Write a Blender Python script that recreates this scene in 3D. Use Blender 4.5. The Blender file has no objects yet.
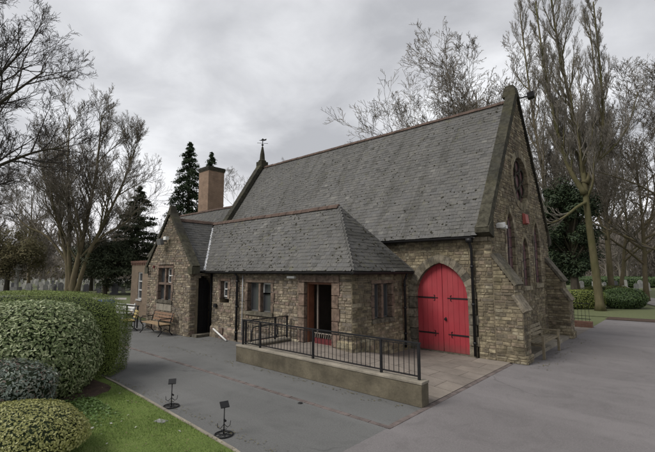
import bpy, math, random
import numpy as np
from mathutils import Vector, Matrix
R = math.radians
rnd = random.Random(7)
scene = bpy.context.scene
COL = scene.collection
CAM = Vector((4.72, -11.75, 2.5))
PITCH, YAW = R(6.406), R(42.03)
FWD = Vector((-math.sin(YAW), math.cos(YAW), 0)); RGT = Vector((math.cos(YAW), math.sin(YAW), 0))
def at(px, d, z=0.0):
    """ground spot d metres out, px = bearing"""
    p = CAM + FWD*d + RGT*((px-327.5)/403.3*d)
    return Vector((p.x, p.y, z))

# ------------------------------------------------------------------ mesh builder
class MB:
    def __init__(s): s.v = []; s.f = []; s.np = []
    def add(s, vs, fs):
        b = len(s.v); s.v.extend([tuple(p) for p in vs]); s.f.extend([tuple(i+b for i in f) for f in fs])
    def box(s, a, b):
        x0,y0,z0 = a; x1,y1,z1 = b
        s.add([(x0,y0,z0),(x1,y0,z0),(x1,y1,z0),(x0,y1,z0),(x0,y0,z1),(x1,y0,z1),(x1,y1,z1),(x0,y1,z1)],
              [(0,3,2,1),(4,5,6,7),(0,1,5,4),(1,2,6,5),(2,3,7,6),(3,0,4,7)])
    def hexa(s, p):   # 8 points, bottom ring then top ring
        s.add(p, [(0,3,2,1),(4,5,6,7),(0,1,5,4),(1,2,6,5),(2,3,7,6),(3,0,4,7)])
    def obox(s, c, ax, ay, az):   # centre, half axis vectors
        c=Vector(c); ax=Vector(ax); ay=Vector(ay); az=Vector(az)
        s.hexa([c-ax-ay-az, c+ax-ay-az, c+ax+ay-az, c-ax+ay-az, c-ax-ay+az, c+ax-ay+az, c+ax+ay+az, c-ax+ay+az])
    def bar(s, p, q, w, h=None, up=(0,0,1)):
        p=Vector(p); q=Vector(q); h = h or w; d=(q-p); L=d.length
        if L<1e-6: return
        d/=L; u=Vector(up)
        if abs(d.dot(u))>.98: u=Vector((1,0,0))
        sd=d.cross(u).normalized(); u2=sd.cross(d)
        s.obox((p+q)/2, d*L/2, sd*w/2, u2*h/2)
    def tube(s, pts, rads, n=8, cap=True):
        pts=[Vector(p) for p in pts]
        if not isinstance(rads,(list,tuple)): rads=[rads]*len(pts)
        b=len(s.v); ref=None
        for i,p in enumerate(pts):
            d=(pts[min(i+1,len(pts)-1)]-pts[max(i-1,0)])
            if d.length<1e-9: d=Vector((0,0,1))
            d.normalize()
            if ref is None:
                ref = Vector((1,0,0)) if abs(d.x)<.8 else Vector((0,1,0))
            a=(ref-d*ref.dot(d)).normalized(); c=d.cross(a); ref=a
            for k in range(n):
                t=2*math.pi*k/n; q=p+(a*math.cos(t)+c*math.sin(t))*rads[i]; s.v.append(tuple(q))
        for i in range(len(pts)-1):
            for k in range(n):
                k2=(k+1)%n; s.f.append((b+i*n+k,b+i*n+k2,b+(i+1)*n+k2,b+(i+1)*n+k))
        if cap:
            s.f.append(tuple(b+k for k in reversed(range(n)))); m=b+(len(pts)-1)*n
            s.f.append(tuple(m+k for k in range(n)))
    def prism(s, lo, hi):  # two matching rings
        n=len(lo); b=len(s.v); s.v.extend([tuple(p) for p in lo]); s.v.extend([tuple(p) for p in hi])
        s.f.append(tuple(b+i for i in reversed(range(n)))); s.f.append(tuple(b+n+i for i in range(n)))
        for i in range(n):
            j=(i+1)%n; s.f.append((b+i,b+j,b+n+j,b+n+i))
    def lathe(s, c, prof, n=16):
        c=Vector(c); b=len(s.v)
        for r,z in prof:
            for k in range(n):
                t=2*math.pi*k/n; s.v.append((c.x+r*math.cos(t),c.y+r*math.sin(t),c.z+z))
        for i in range(len(prof)-1):
            for k in range(n):
                k2=(k+1)%n; s.f.append((b+i*n+k,b+i*n+k2,b+(i+1)*n+k2,b+(i+1)*n+k))
    def build(s, name, mat, parent=None, smooth=False, bevel=0):
        me=bpy.data.meshes.new(name)
        off = parent.get('_o') if parent is not None else None
        V=s.v
        if off is not None:
            ox,oy,oz=off; V=[(x-ox,y-oy,z-oz) for x,y,z in s.v]
        me.from_pydata(V,[],s.f); me.validate(clean_customdata=False)
        if smooth: me.polygons.foreach_set('use_smooth',[True]*len(me.polygons))
        me.materials.append(mat); me.update()
        o=bpy.data.objects.new(name,me); COL.objects.link(o)
        if parent is not None:
            o.parent=parent
            if off is not None: o['_o']=list(off)
        if bevel:
            m=o.modifiers.new('bevel','BEVEL'); m.width=bevel; m.segments=2; m.limit_method='ANGLE'
        return o
def tag(o,label=None,cat=None,group=None,kind=None):
    if label: o['label']=label
    if cat: o['category']=cat
    if group: o['group']=group
    if kind: o['kind']=kind
    return o
def thing(name,loc,label,cat,group=None):
    o=bpy.data.objects.new(name,None); COL.objects.link(o); o.location=loc; o['_o']=list(loc)
    o.empty_display_size=.2
    return tag(o,label,cat,group)
def localthing(name,loc,label,cat,group=None):   # children modelled in local coordinates
    o=thing(name,loc,label,cat,group); o['_o']=[0,0,0]; return o
def dup(root,loc,rz=0,sc=1,label=None,names=None):
    c=root.copy(); COL.objects.link(c); c.location=loc; c.rotation_euler=(0,0,rz)
    c.scale=(sc,sc,sc) if not isinstance(sc,tuple) else sc
    if label: c['label']=label
    for ch in list(root.children):
        k=ch.copy(); COL.objects.link(k); k.parent=c
        for g in ch.children:
            q=g.copy(); COL.objects.link(q); q.parent=k
    return c

# ------------------------------------------------------------------ materials
class NM:
    def __init__(s,name):
        s.m=bpy.data.materials.new(name); s.m.use_nodes=True; s.t=s.m.node_tree; s.n=s.t.nodes; s.l=s.t.links
        s.b=s.n['Principled BSDF']; s.b.inputs['Roughness'].default_value=.85
        s.b.inputs['Specular IOR Level'].default_value=.3
        s.geo=None
    def node(s,t,**k):
        n=s.n.new(t)
        for a,v in k.items(): setattr(n,a,v)
        return n
    def link(s,a,b): s.l.new(a,b)
    def pos(s):
        if not s.geo: s.geo=s.node('ShaderNodeNewGeometry')
        return s.geo.outputs['Position']
    def island(s):
        s.pos(); return s.geo.outputs['Random Per Island']
    def obj(s): return s.node('ShaderNodeTexCoord').outputs['Object']
    def noise(s,scale,vec=None,detail=5,rough=.6,dist=0,sc=None):
        n=s.node('ShaderNodeTexNoise'); n.inputs['Scale'].default_value=scale; n.inputs['Detail'].default_value=detail
        n.inputs['Roughness'].default_value=rough; n.inputs['Distortion'].default_value=dist
        v=vec or s.pos()
        if sc:
            mp=s.node('ShaderNodeMapping'); mp.inputs['Scale'].default_value=sc; s.link(v,mp.inputs[0]); v=mp.outputs[0]
        s.link(v,n.inputs['Vector']); return n.outputs['Fac']
    def ramp(s,fac,stops,interp='LINEAR'):
        r=s.node('ShaderNodeValToRGB'); r.color_ramp.interpolation=interp; e=r.color_ramp.elements
        while len(e)<len(stops): e.new(.5)
        for i,(p,c) in enumerate(stops):
            e[i].position=p; c=c if isinstance(c,(tuple,list)) else (c,c,c); e[i].color=(*c[:3],1)
        s.link(fac,r.inputs[0]); return r.outputs[0]
    def mix(s,fac,a,b,mode='MIX'):
        m=s.node('ShaderNodeMix',data_type='RGBA',blend_type=mode)
        for sock,v in ((m.inputs[0],fac),(m.inputs[6],a),(m.inputs[7],b)):
            if isinstance(v,(int,float)): sock.default_value=v
            elif isinstance(v,(tuple,list)): sock.default_value=(*v[:3],1)
            else: s.link(v,sock)
        return m.outputs[2]
    def math(s,op,a,b=None,c=None):
        m=s.node('ShaderNodeMath',operation=op)
        for i,v in enumerate((a,b,c)):
            if v is None: continue
            if isinstance(v,(int,float)): m.inputs[i].default_value=v
            else: s.link(v,m.inputs[i])
        return m.outputs[0]
    def color(s,c):
        if isinstance(c,(tuple,list)): s.b.inputs['Base Color'].default_value=(*c,1)
        else: s.link(c,s.b.inputs['Base Color'])
    def bump(s,h,strength=.5,dist=.01):
        b=s.node('ShaderNodeBump'); b.inputs['Strength'].default_value=strength; b.inputs['Distance'].default_value=dist
        s.link(h,b.inputs['Height']); s.link(b.outputs[0],s.b.inputs['Normal'])
    def rough(s,v):
        if isinstance(v,(int,float)): s.b.inputs['Roughness'].default_value=v
        else: s.link(v,s.b.inputs['Roughness'])
M={}
def simple(name,c,rough=.8,var=.25,scale=6,bump=.2,bd=.004,spec=.3,metal=0):
    m=NM(name); n=m.noise(scale); d=tuple(x*(1-var) for x in c); b=tuple(min(1,x*(1+var)) for x in c)
    n2=m.noise(scale*9,detail=3)
    col=m.ramp(n,[(.3,d),(.7,b)]); col=m.mix(.25,col,m.ramp(n2,[(.3,0.35),(.7,.75)]),'OVERLAY')
    m.color(col); m.rough(rough); m.b.inputs['Specular IOR Level'].default_value=spec; m.b.inputs['Metallic'].default_value=metal
    if bump: m.bump(n2,bump,bd)
    M[name]=m.m; return m.m
def stone(name,cols,moss=.35,dark=.5,sat=1):
    m=NM(name)
    i=m.island()
    k=len(cols); col=m.ramp(i,[(j/k,c) for j,c in enumerate(cols)],'CONSTANT')
    # weathering inside each block
    n=m.noise(7,detail=6,rough=.7); col=m.mix(.9,col,m.ramp(n,[(.3,.12),(.5,.5),(.7,.88)]),'OVERLAY')
    nf=m.noise(45,detail=4,rough=.7); col=m.mix(.35,col,m.ramp(nf,[(.3,.25),(.7,.75)]),'OVERLAY')
    # soot and damp in broad streaks
    big=m.noise(.7,detail=4,rough=.6,sc=(1,1,.55)); f=m.ramp(big,[(.45,0),(.68,dark)])
    col=m.mix(f,col,(.035,.032,.027))
    gm=m.noise(1.1,detail=5,rough=.65,dist=.4); fg=m.ramp(gm,[(.50,0),(.68,moss)])
    col=m.mix(fg,col,(.085,.08,.032)); dk=m.noise(2.6,detail=6,rough=.7,sc=(1,1,.7)); col=m.mix(m.ramp(dk,[(.52,0),(.66,.5)]),col,(.05,.043,.032))
    m.color(col); m.rough(.92); m.b.inputs['Specular IOR Level'].default_value=.15
    m.bump(m.mix(.5,n,nf),.7,.012); M[name]=m.m; return m.m
stone('rubble',[(.135,.113,.078),(.205,.173,.115),(.16,.135,.094),(.24,.207,.14),(.115,.098,.072),(.185,.155,.105),(.22,.187,.125),(.145,.123,.093),(.19,.152,.112),(.255,.226,.162)],moss=.35,dark=.65)
stone('rubble_wing',[(.145,.12,.092),(.22,.185,.135),(.165,.137,.107),(.27,.235,.175),(.12,.103,.085),(.195,.163,.12),(.225,.185,.14),(.155,.133,.11),(.19,.143,.117)],moss=.15,dark=.5)
stone('redstone',[(.14,.10,.078),(.155,.112,.088),(.125,.092,.074),(.165,.125,.097)],moss=.12,dark=.35)
stone('greystone',[(.13,.115,.09),(.16,.14,.105),(.105,.095,.075),(.19,.165,.125)],moss=.25,dark=.5)
stone('coping',[(.042,.040,.030),(.052,.049,.036),(.035,.034,.027)],moss=.3,dark=.6)
simple('moss',(.032,.030,.020),1,.5,20,.5,.01)
simple('mortar',(.15,.125,.085),.95,.35,5,.5,.01)
# slates
def slatemat(name,moss,shift=0):
    m=NM(name); i=m.island()
    col=m.ramp(i,[(0,(.068,.066,.061)),(.18,(.078,.076,.071)),(.36,(.072,.071,.067)),(.5,(.085,.082,.075)),(.66,(.076,.075,.073)),(.8,(.09,.087,.079)),(.94,(.045,.044,.04)),(.985,(.12,.117,.105))],'CONSTANT')
    n=m.noise(14,detail=6,rough=.7); col=m.mix(.55,col,m.ramp(n,[(.3,.3),(.7,.7)]),'OVERLAY')
    b=m.noise(.55,detail=5,rough=.62,sc=(1,.5,.5)); col=m.mix(m.ramp(b,[(.42,0),(.62,.55)]),col,(.045,.044,.04))
    st=m.noise(1.5,detail=4,rough=.6,sc=(1.6,.25,.25)); col=m.mix(m.ramp(st,[(.53,0),(.66,.6)]),col,(.028,.027,.021))
    sp=m.noise(9,detail=2,rough=.5); col=m.mix(m.ramp(sp,[(.67,0),(.72,.75)]),col,(.022,.022,.018))
    g=m.noise(3.2,detail=7,rough=.75); g2=m.noise(.35,detail=3)
    f=m.math('MULTIPLY',m.ramp(g,[(.56,0),(.66,1)]),m.ramp(g2,[(.38,0.25),(.56,moss)]))
    col=m.mix(f,col,(.075,.074,.04))
    l=m.noise(22,detail=3,rough=.6); col=m.mix(m.ramp(l,[(.66,0),(.72,.55)]),col,(.26,.26,.24))
    m.color(col); m.rough(m.ramp(n,[(.3,.5),(.7,.75)])); m.b.inputs['Specular IOR Level'].default_value=.35
    m.bump(n,.35,.006); M[name]=m.m
slatemat('slate',.7); slatemat('slate_mossy',1.0)
simple('ridge_tile',(.07,.047,.037),.9,.45,3,.4,.006)
simple('lead',(.33,.34,.36),.7,.25,8)
simple('black_iron',(.008,.008,.009),.55,.3,10,.1,.002,.3)
simple('gutter',(.011,.011,.012),.55,.3,10,.1,.002,.35)
simple('white_paint',(.55,.55,.53),.5,.08,8,.05)
simple('wood_bench',(.15,.09,.055),.75,.35,9,.3)
simple('wood_old',(.17,.145,.10),.85,.35,7,.3)
simple('wood_pale',(.22,.155,.09),.7,.3,9,.3)
simple('yellow_wood',(.27,.21,.08),.7,.2,9,.2)
simple('door_brown',(.13,.055,.032),.55,.25,4,.1)
simple('plaster',(.22,.19,.16),.9,.2,2,.1)
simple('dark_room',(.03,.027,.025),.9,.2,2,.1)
simple('maroon',(.10,.02,.022),.6,.2,6,.1)
simple('concrete_wall',(.092,.080,.056),.95,.4,2.2,.6,.012)
simple('concrete_cap',(.20,.18,.145),.95,.3,3,.5,.008)
simple('red_box',(.24,.05,.038),.5,.1,6,.05)
simple('soil',(.055,.036,.026),1,.4,9,.8,.03)
simple('blue_plastic',(.03,.06,.33),.5,.1,6,.05)
simple('grey_plastic',(.10,.10,.10),.5,.2,6,.05)
simple('grave_pale',(.30,.295,.27),.8,.3,3,.2)
simple('grave_grey',(.20,.20,.19),.8,.35,3,.2)
simple('grave_dark',(.05,.05,.055),.4,.3,3,.1)
simple('far_path',(.24,.225,.21),.95,.2,1,.2)
m=NM('glass_dark'); m.color((.045,.048,.05)); m.rough(.16); m.b.inputs['Specular IOR Level'].default_value=.6
m.bump(m.noise(3,detail=2),.12,.02); M['glass']=m.m
m=NM('purple_panel'); n=m.noise(5,detail=4); m.color(m.ramp(n,[(.3,(.07,.034,.036)),(.7,(.12,.062,.064))])); m.rough(.55); M['purple']=m.m
# red door: painted boards, faded and dusty towards the foot
m=NM('red_paint'); n=m.noise(2.2,detail=5,sc=(1,1,.3)); n2=m.noise(30,detail=3,sc=(1,1,.1))
c=m.ramp(n,[(.3,(.235,.022,.030)),(.7,(.30,.033,.042))]); c=m.mix(.15,c,m.ramp(n2,[(.3,.3),(.7,.75)]),'OVERLAY')
s=m.noise(9,detail=6,rough=.8); c=m.mix(m.ramp(s,[(.62,0),(.74,.35)]),c,(.17,.05,.05))
sz=m.node('ShaderNodeSeparateXYZ'); m.link(m.pos(),sz.inputs[0]); hgt=m.ramp(m.math('ADD',sz.outputs[2],m.math('MULTIPLY',m.noise(6,detail=6,rough=.8),.5)),[(.22,.75),(.55,0)])
c=m.mix(hgt,c,(.10,.05,.042)); fd=m.noise(.9,detail=3); c=m.mix(m.ramp(fd,[(.4,0),(.65,.3)]),c,(.30,.075,.075))
m.color(c); m.rough(.7); m.bump(n2,.25,.004); M['red_paint']=m.m
# brick
def brickmat(name,c1,c2,mort,w=.225,h=.075):
    m=NM(name); p=m.pos(); sx=m.node('ShaderNodeSeparateXYZ'); m.link(p,sx.inputs[0])
    u=m.math('ADD',sx.outputs[0],sx.outputs[1]); cx=m.node('ShaderNodeCombineXYZ'); m.link(u,cx.inputs[0]); m.link(sx.outputs[2],cx.inputs[1])
    b=m.node('ShaderNodeTexBrick'); m.link(cx.outputs[0],b.inputs['Vector']); b.inputs['Scale'].default_value=1
    b.inputs['Brick Width'].default_value=w; b.inputs['Row Height'].default_value=h; b.inputs['Mortar Size'].default_value=.006
    b.inputs['Color1'].default_value=(*c1,1); b.inputs['Color2'].default_value=(*c2,1); b.inputs['Mortar'].default_value=(*mort,1)
    n=m.noise(2.5,detail=6); col=m.mix(.5,b.outputs['Color'],m.ramp(n,[(.3,.3),(.7,.7)]),'OVERLAY')
    m.color(col); m.bump(b.outputs['Fac'],-.4,.006); M[name]=m.m
brickmat('brick',(.205,.135,.093),(.17,.11,.077),(.25,.2,.15))
brickmat('brick_brown',(.20,.15,.105),(.25,.185,.13),(.24,.2,.15))
brickmat('brick_low',(.17,.085,.06),(.12,.06,.045),(.15,.12,.09))
# asphalt
def asphalt(name,base,light,patch=.5):
    m=NM(name); n=m.noise(.35,detail=6,rough=.6,dist=.5); c=m.ramp(n,[(.3,base),(.7,light)])
    g=m.noise(160,detail=2,rough=.8); c=m.mix(.6,c,m.ramp(g,[(.3,.12),(.5,.5),(.72,.95)]),'OVERLAY'); gg=m.noise(38,detail=5,rough=.8); c=m.mix(.4,c,m.ramp(gg,[(.3,.2),(.7,.8)]),'OVERLAY')
    n3=m.noise(1.6,detail=7,rough=.7,dist=1.2); c=m.mix(m.ramp(n3,[(.50,0),(.64,.28)]),c,tuple(x*.62 for x in base))
    # worn wheel tracks, long and faint
    t=m.noise(.5,detail=4,rough=.5,sc=(.35,2.2,1)); c=m.mix(m.ramp(t,[(.5,0),(.62,.22)]),c,tuple(min(1,x*1.35) for x in light))
    v=m.node('ShaderNodeTexVoronoi',feature='DISTANCE_TO_EDGE'); v.inputs['Scale'].default_value=.3
    nn=m.node('ShaderNodeTexNoise'); nn.inputs['Scale'].default_value=1.2; nn.inputs['Detail'].default_value=6; m.link(m.pos(),nn.inputs['Vector'])
    va=m.node('ShaderNodeVectorMath',operation='ADD'); m.link(m.pos(),va.inputs[0]); m.link(nn.outputs['Color'],va.inputs[1]); m.link(va.outputs[0],v.inputs['Vector'])
    cr=m.ramp(v.outputs['Distance'],[(.002,.35),(.009,0)]); gate=m.ramp(m.noise(.25,detail=2),[(.54,0),(.6,1)])
    c=m.mix(m.math('MULTIPLY',cr,gate),c,(.03,.03,.03))
    m.color(c); m.rough(.9); m.bump(g,.5,.004); M[name]=m.m
asphalt('asphalt',(.118,.110,.110),(.152,.142,.142))
asphalt('asphalt_lane',(.088,.089,.087),(.112,.112,.109))
# paving flags
m=NM('paving'); p=m.pos(); b=m.node('ShaderNodeTexBrick'); m.link(p,b.inputs['Vector']); b.inputs['Scale'].default_value=1
b.inputs['Brick Width'].default_value=.9; b.inputs['Row Height'].default_value=.6; b.inputs['Mortar Size'].default_value=.008
b.inputs['Color1'].default_value=(.185,.16,.135,1); b.inputs['Color2'].default_value=(.145,.125,.108,1); b.inputs['Mortar'].default_value=(.06,.05,.04,1)
n=m.noise(1.3,detail=7,rough=.7); c=m.mix(.6,b.outputs['Color'],m.ramp(n,[(.3,.3),(.7,.72)]),'OVERLAY')
g=m.noise(60,detail=3); c=m.mix(.3,c,m.ramp(g,[(.3,.3),(.7,.7)]),'OVERLAY'); m.color(c); m.rough(.88); m.bump(b.outputs['Fac'],-.3,.006); M['paving']=m.m
simple('brick_channel',(.105,.086,.08),.9,.4,5,.5,.006)
# lawn soil/grass sheet
m=NM('lawn'); n=m.noise(1.1,detail=7,rough=.7); c=m.ramp(n,[(.3,(.075,.11,.025)),(.55,(.11,.155,.035)),(.75,(.15,.175,.06))])
n2=m.noise(40,detail=4,rough=.8); c=m.mix(.5,c,m.ramp(n2,[(.3,.25),(.7,.75)]),'OVERLAY'); m.color(c); m.rough(1); m.bump(n2,.8,.03); M['lawn']=m.m
m=NM('terrain'); n=m.noise(.05,detail=8,rough=.6); c=m.ramp(n,[(.35,(.07,.085,.036)),(.6,(.09,.10,.045)),(.72,(.11,.095,.055))])
n2=m.noise(6,detail=4,rough=.8); c=m.mix(.5,c,m.ramp(n2,[(.3,.25),(.7,.75)]),'OVERLAY'); m.color(c); m.rough(1); M['terrain']=m.m
def leaf(name,cols,trans=.25,rough=.5,spec=.4):
    m=NM(name); i=m.island(); k=len(cols); c=m.ramp(i,[(j/max(1,k-1),x) for j,x in enumerate(cols)])
    m.color(c); m.rough(rough); m.b.inputs['Specular IOR Level'].default_value=spec
    tr=m.node('ShaderNodeBsdfTranslucent'); m.link(c,tr.inputs[0]); ms=m.node('ShaderNodeMixShader'); ms.inputs[0].default_value=trans
    m.link(m.b.outputs[0],ms.inputs[1]); m.link(tr.outputs[0],ms.inputs[2]); m.link(ms.outputs[0],m.n['Material Output'].inputs[0]); M[name]=m.m
leaf('leaf_hedge',[(.08,.115,.022),(.12,.16,.032),(.16,.20,.045),(.09,.13,.026)],.2,.6)
leaf('leaf_laurel',[(.065,.095,.03),(.12,.165,.06),(.20,.245,.11),(.34,.37,.21),(.27,.31,.16),(.055,.085,.025)],.2,.45,.35)
leaf('leaf_blue',[(.06,.085,.065),(.11,.14,.115),(.16,.19,.16),(.20,.22,.17),(.11,.06,.05)],.15,.4)
leaf('leaf_yellow',[(.22,.225,.07),(.29,.29,.10),(.35,.345,.14),(.17,.19,.06)],.25,.45)
leaf('leaf_ground',[(.05,.09,.02),(.08,.14,.03),(.10,.17,.04)],.25,.5)
leaf('leaf_conifer',[(.016,.030,.014),(.028,.046,.02),(.042,.06,.026)],.1,.7,.2)
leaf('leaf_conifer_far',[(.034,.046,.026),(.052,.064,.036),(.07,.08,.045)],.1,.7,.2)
leaf('leaf_yew',[(.016,.028,.014),(.027,.042,.02),(.042,.058,.026)],.1,.6,.2)
leaf('leaf_brown',[(.085,.08,.042),(.12,.11,.058),(.155,.13,.07)],.15,.8,.1)
leaf('leaf_bush',[(.035,.065,.02),(.055,.095,.028),(.08,.12,.035)],.2,.5)
leaf('leaf_lime',[(.11,.14,.03),(.16,.19,.045),(.20,.22,.06)],.2,.5)
leaf('blade',[(.07,.12,.022),(.11,.175,.038),(.155,.215,.06),(.20,.22,.10)],.3,.6,.2)
def bark(name,a,b,moss=.5):
    m=NM(name); o=m.obj(); n=m.noise(3,vec=o,detail=6,rough=.7,sc=(2,2,.6)); c=m.ramp(n,[(.3,a),(.7,b)])
    g=m.noise(.8,vec=o,detail=4); c=m.mix(m.ramp(g,[(.45,0),(.7,moss)]),c,(.06,.065,.025)); m.color(c); m.rough(.95)
    m.b.inputs['Specular IOR Level'].default_value=.1; m.bump(n,.6,.03); M[name]=m.m
bark('bark',(.035,.03,.024),(.075,.064,.05)); bark('bark_brown',(.085,.07,.045),(.15,.125,.08),.6)
bark('bark_green',(.065,.058,.032),(.12,.105,.06),.75)
bark('bark_far',(.13,.118,.10),(.18,.16,.135),.2)  # far trunks kept pale, distance haze mixed into the bark colour
simple('twig_dark',(.035,.03,.026),.95,.2,3,0); simple('twig_brown',(.115,.10,.08),.95,.2,3,0); simple('twig_grey',(.16,.145,.122),.95,.2,3,0)
simple('twig_far',(.16,.14,.12),.95,.2,3,0)  # lightened to carry distance haze in the twig colour

# ------------------------------------------------------------------ ground
def sheet(name,pts,z,mat,**k):
    mb=MB(); mb.add([(x,y,z) for x,y in pts],[tuple(range(len(pts)))]); o=mb.build(name,mat); tag(o,kind='structure',**k); return o
S=600
mb=MB(); mb.add([(-S,-S,-.03),(S,-S,-.03),(S,S,-.03),(-S,S,-.03)],[(0,1,2,3)]); tag(mb.build('ground',M['terrain']),kind='structure')
# car park surface, right and front
sheet('road',[(.93,-7.9),(.93,6.4),(1.25,6.4),(1.25,13.6),(14,14.5),(40,16),(60,-30),(10,-30),(10,-7.9)],.0,M['asphalt'])
sheet('forecourt',[(-60,-9.5),(.93,-9.5),(.93,-6.12),(-60,-6.12)],.0,M['asphalt_lane'])
sheet('lane',[(-60,-6.02),(.93,-6.02),(.93,-2.0),(-10,-2.0),(-13.4,-2.6),(-16.5,-2.6),(-60,-1)],.0,M['asphalt_lane'])
sheet('near_road',[(.93,-7.9),(10,-7.9),(10,-30),(-3,-30),(-3,-9.5),(.93,-9.5)],-.004,M['asphalt'])
sheet('side_path',[(1.1,6.4),(1.25,6.4),(1.25,9.45),(-6,9.45),(-6,6.6)],.004,M['paving'])
# brick channels: individual bricks
mb=MB(); x=-16.
r2=random.Random(3)
while x<.86:
    l=.215; mb.box((x,-6.12,-.03),(x+l-.008,-6.02,.006+r2.uniform(-.002,.003))); x+=l
y=-6.12
while y<-.15:
    l=.215; mb.box((.875,y,-.03),(.975,y+l-.008,.006+r2.uniform(-.002,.003))); y+=l
tag(mb.build('channel',M['brick_channel']),kind='structure')
# paving with the ramp up to the porch door
def rampz(x,y):
    t=min(1,max(0,(.9-x)/3.8)); t=t*t*(3-2*t)*.4+t*.6
    f=1
    if y>-3: q=min(1,(y+3)/2.0); f=1-q*q*(3-2*q)
    return .012+.34*t*f
mb=MB(); nx,ny=60,50; X0,X1,Y0,Y1=-4.6,.87,-4.62,-.0
for i in range(nx+1):
    for j in range(ny+1):
        x=X0+(X1-X0)*i/nx; y=Y0+(Y1-Y0)*j/ny; mb.v.append((x,y,rampz(x,y)))
for i in range(nx):
    for j in range(ny):
        a=i*(ny+1)+j; mb.f.append((a,a+ny+1,a+ny+2,a+1))
mb.box((X0,Y0,-.02),(X1,-4.61,.0))
tag(mb.build('paving',M['paving'],smooth=True),kind='structure')
sheet('paving_front',[(.0,-6.0),(.87,-6.0),(.87,-4.6),(.0,-4.6)],-.01,M['paving']) if False else None
# lawn + kerb edging
def bez(ps,n=10):
    out=[]
    for i in range(n+1):
        t=i/n; out.append(((1-t)**2*ps[0][0]+2*t*(1-t)*ps[1][0]+t*t*ps[2][0],(1-t)**2*ps[0][1]+2*t*(1-t)*ps[1][1]+t*t*ps[2][1]))
    return out
edge=[(-30,-8.0),(-5,-8.02),(-3.4,-8.08),(-1.5,-8.17),(-.2,-8.24)]+bez([(-.2,-8.24),(1.6,-8.4),(2.6,-10.6)])+[(3.4,-13),(4,-20)]
lawn=edge+[(-30,-24)]
mb=MB(); mb.add([(x,y,.02) for x,y in lawn],[tuple(reversed(range(len(lawn))))]); tag(mb.build('lawn',M['lawn']),kind='structure')
mb=MB()
for (a,b) in zip(edge[:-1],edge[1:]):
    A=Vector((*a,0)); B=Vector((*b,0)); n=max(1,int((B-A).length/.9))
    for i in range(n):
        p=A.lerp(B,i/n); q=A.lerp(B,(i+1)/n); d=(q-p).normalized(); mb.bar(p+d*.004+Vector((0,0,.0)),q-d*.004,.05,.075)
tag(mb.build('kerb',M['concrete_cap']),kind='structure')
sheet('far_road',[tuple(at(p,d)[:2]) for p,d in ((634,33.5),(656,28.6),(760,26.5),(760,34),(668,34.5),(648,38))],.012,M['far_path'])
sheet('cemetery_path',[tuple(at(-30,36)[:2]),tuple(at(128,36)[:2]),tuple(at(128,38.5)[:2]),tuple(at(-30,38.5)[:2])],-.02,M['far_path'])
# planted verge at the far side of the car park
sheet('verge',[(1.2,13.7),(14,14.6),(40,16.1),(40,17.2),(12,16),(6,15.4),(1.2,15.2)],.01,M['soil'])

# ------------------------------------------------------------------ chapel
XM=lambda d0:0
def PY(yp): return lambda u,z,d:(u,yp-d,z)     # wall facing -Y
def PX(xp): return lambda u,z,d:(xp+d,u,z)     # wall facing +X
def ahw(z,spring,apex,hw):
    if z>=apex: return 0
    if z<=spring: return hw
    h=apex-spring
    if h<hw: return hw*math.sqrt(max(0,1-((z-spring)/h)**2))
    r=(h*h+hw*hw)/(2*hw); return max(0,math.sqrt(max(0,r*r-(z-spring)**2))-(r-hw))
def arch_pts(uc,spring,apex,hw,n=10):
    h=apex-spring; r=(h*h+hw*hw)/(2*hw); th=math.asin(min(1,h/r)); out=[]
    for i in range(n+1):
        t=th*i/n; out.append((uc-(r-hw)+r*math.cos(t),spring+r*math.sin(t)))
    L=[(2*uc-u,z) for u,z in reversed(out[:-1])]
    return out+L      # right spring -> apex -> left spring
def arch_poly(uc,z0,spring,apex,hw,n=10): return [(uc-hw,z0),(uc+hw,z0)]+arch_pts(uc,spring,apex,hw,n)
def subtract(iv,a,b):
    out=[]
    for (p,q) in iv:
        if b<=p or a>=q: out.append((p,q)); continue
        if a>p: out.append((p,a))
        if b<q: out.append((b,q))
    return out
def stonewall(name,P,mat,parent,z0,z1,span,openings,depth=.35,seed=1,stonespan=None,rows=(.06,.125),lens=(.11,.36)):
    rr=random.Random(seed); st=MB(); mo=MB(); z=z0
    while z<z1-.02:
        h=rr.uniform(*rows); 
        if z+h>z1-.05: h=z1-z
        zm=z+h/2; a,b=span(zm)
        if b-a>.05:
            iv=[(a,b)]
            for op in openings:
                r=op(zm)
                if r: iv=subtract(iv,*r)
            for (p,q) in iv:
                mo.hexa([P(p,z,-depth),P(q,z,-depth),P(q,z,0),P(p,z,0),P(p,z+h,-depth),P(q,z+h,-depth),P(q,z+h,0),P(p,z+h,0)])
                sp=stonespan(zm) if stonespan else (p,q)
                pp,qq=max(p,sp[0]),min(q,sp[1])
                u=pp
                while u<qq-.03:
                    l=rr.uniform(*lens)*(1 if h>.11 else .85)
                    if qq-u-l<.12: l=qq-u
                    # sometimes two thin stones stacked
                    parts=[(z,z+h)]
                    if h>.115 and rr.random()<.2: c=z+h*rr.uniform(.4,.6); parts=[(z,c),(c,z+h)]
                    for (s0,s1) in parts:
                        d=rr.uniform(.006,.022); g=rr.uniform(.002,.005); e=rr.uniform(.006,.014)
                        j=lambda:rr.uniform(-.009,.009)
                        st.hexa([P(u+g,s0+g,-.01),P(u+l-g,s0+g,-.01),P(u+l-g,s1-g,-.01),P(u+g,s1-g,-.01),
                                 P(u+g+e+abs(j()),s0+g+e+j(),d+j()*.6),P(u+l-g-e-abs(j()),s0+g+e+j(),d+j()*.6),P(u+l-g-e-abs(j()),s1-g-e+j(),d+j()*.6),P(u+g+e+abs(j()),s1-g-e+j(),d+j()*.6)])
                    u+=l
        z+=h
    o=st.build(name,mat,parent); mo.build('mortar',M['mortar'],o); return o
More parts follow.
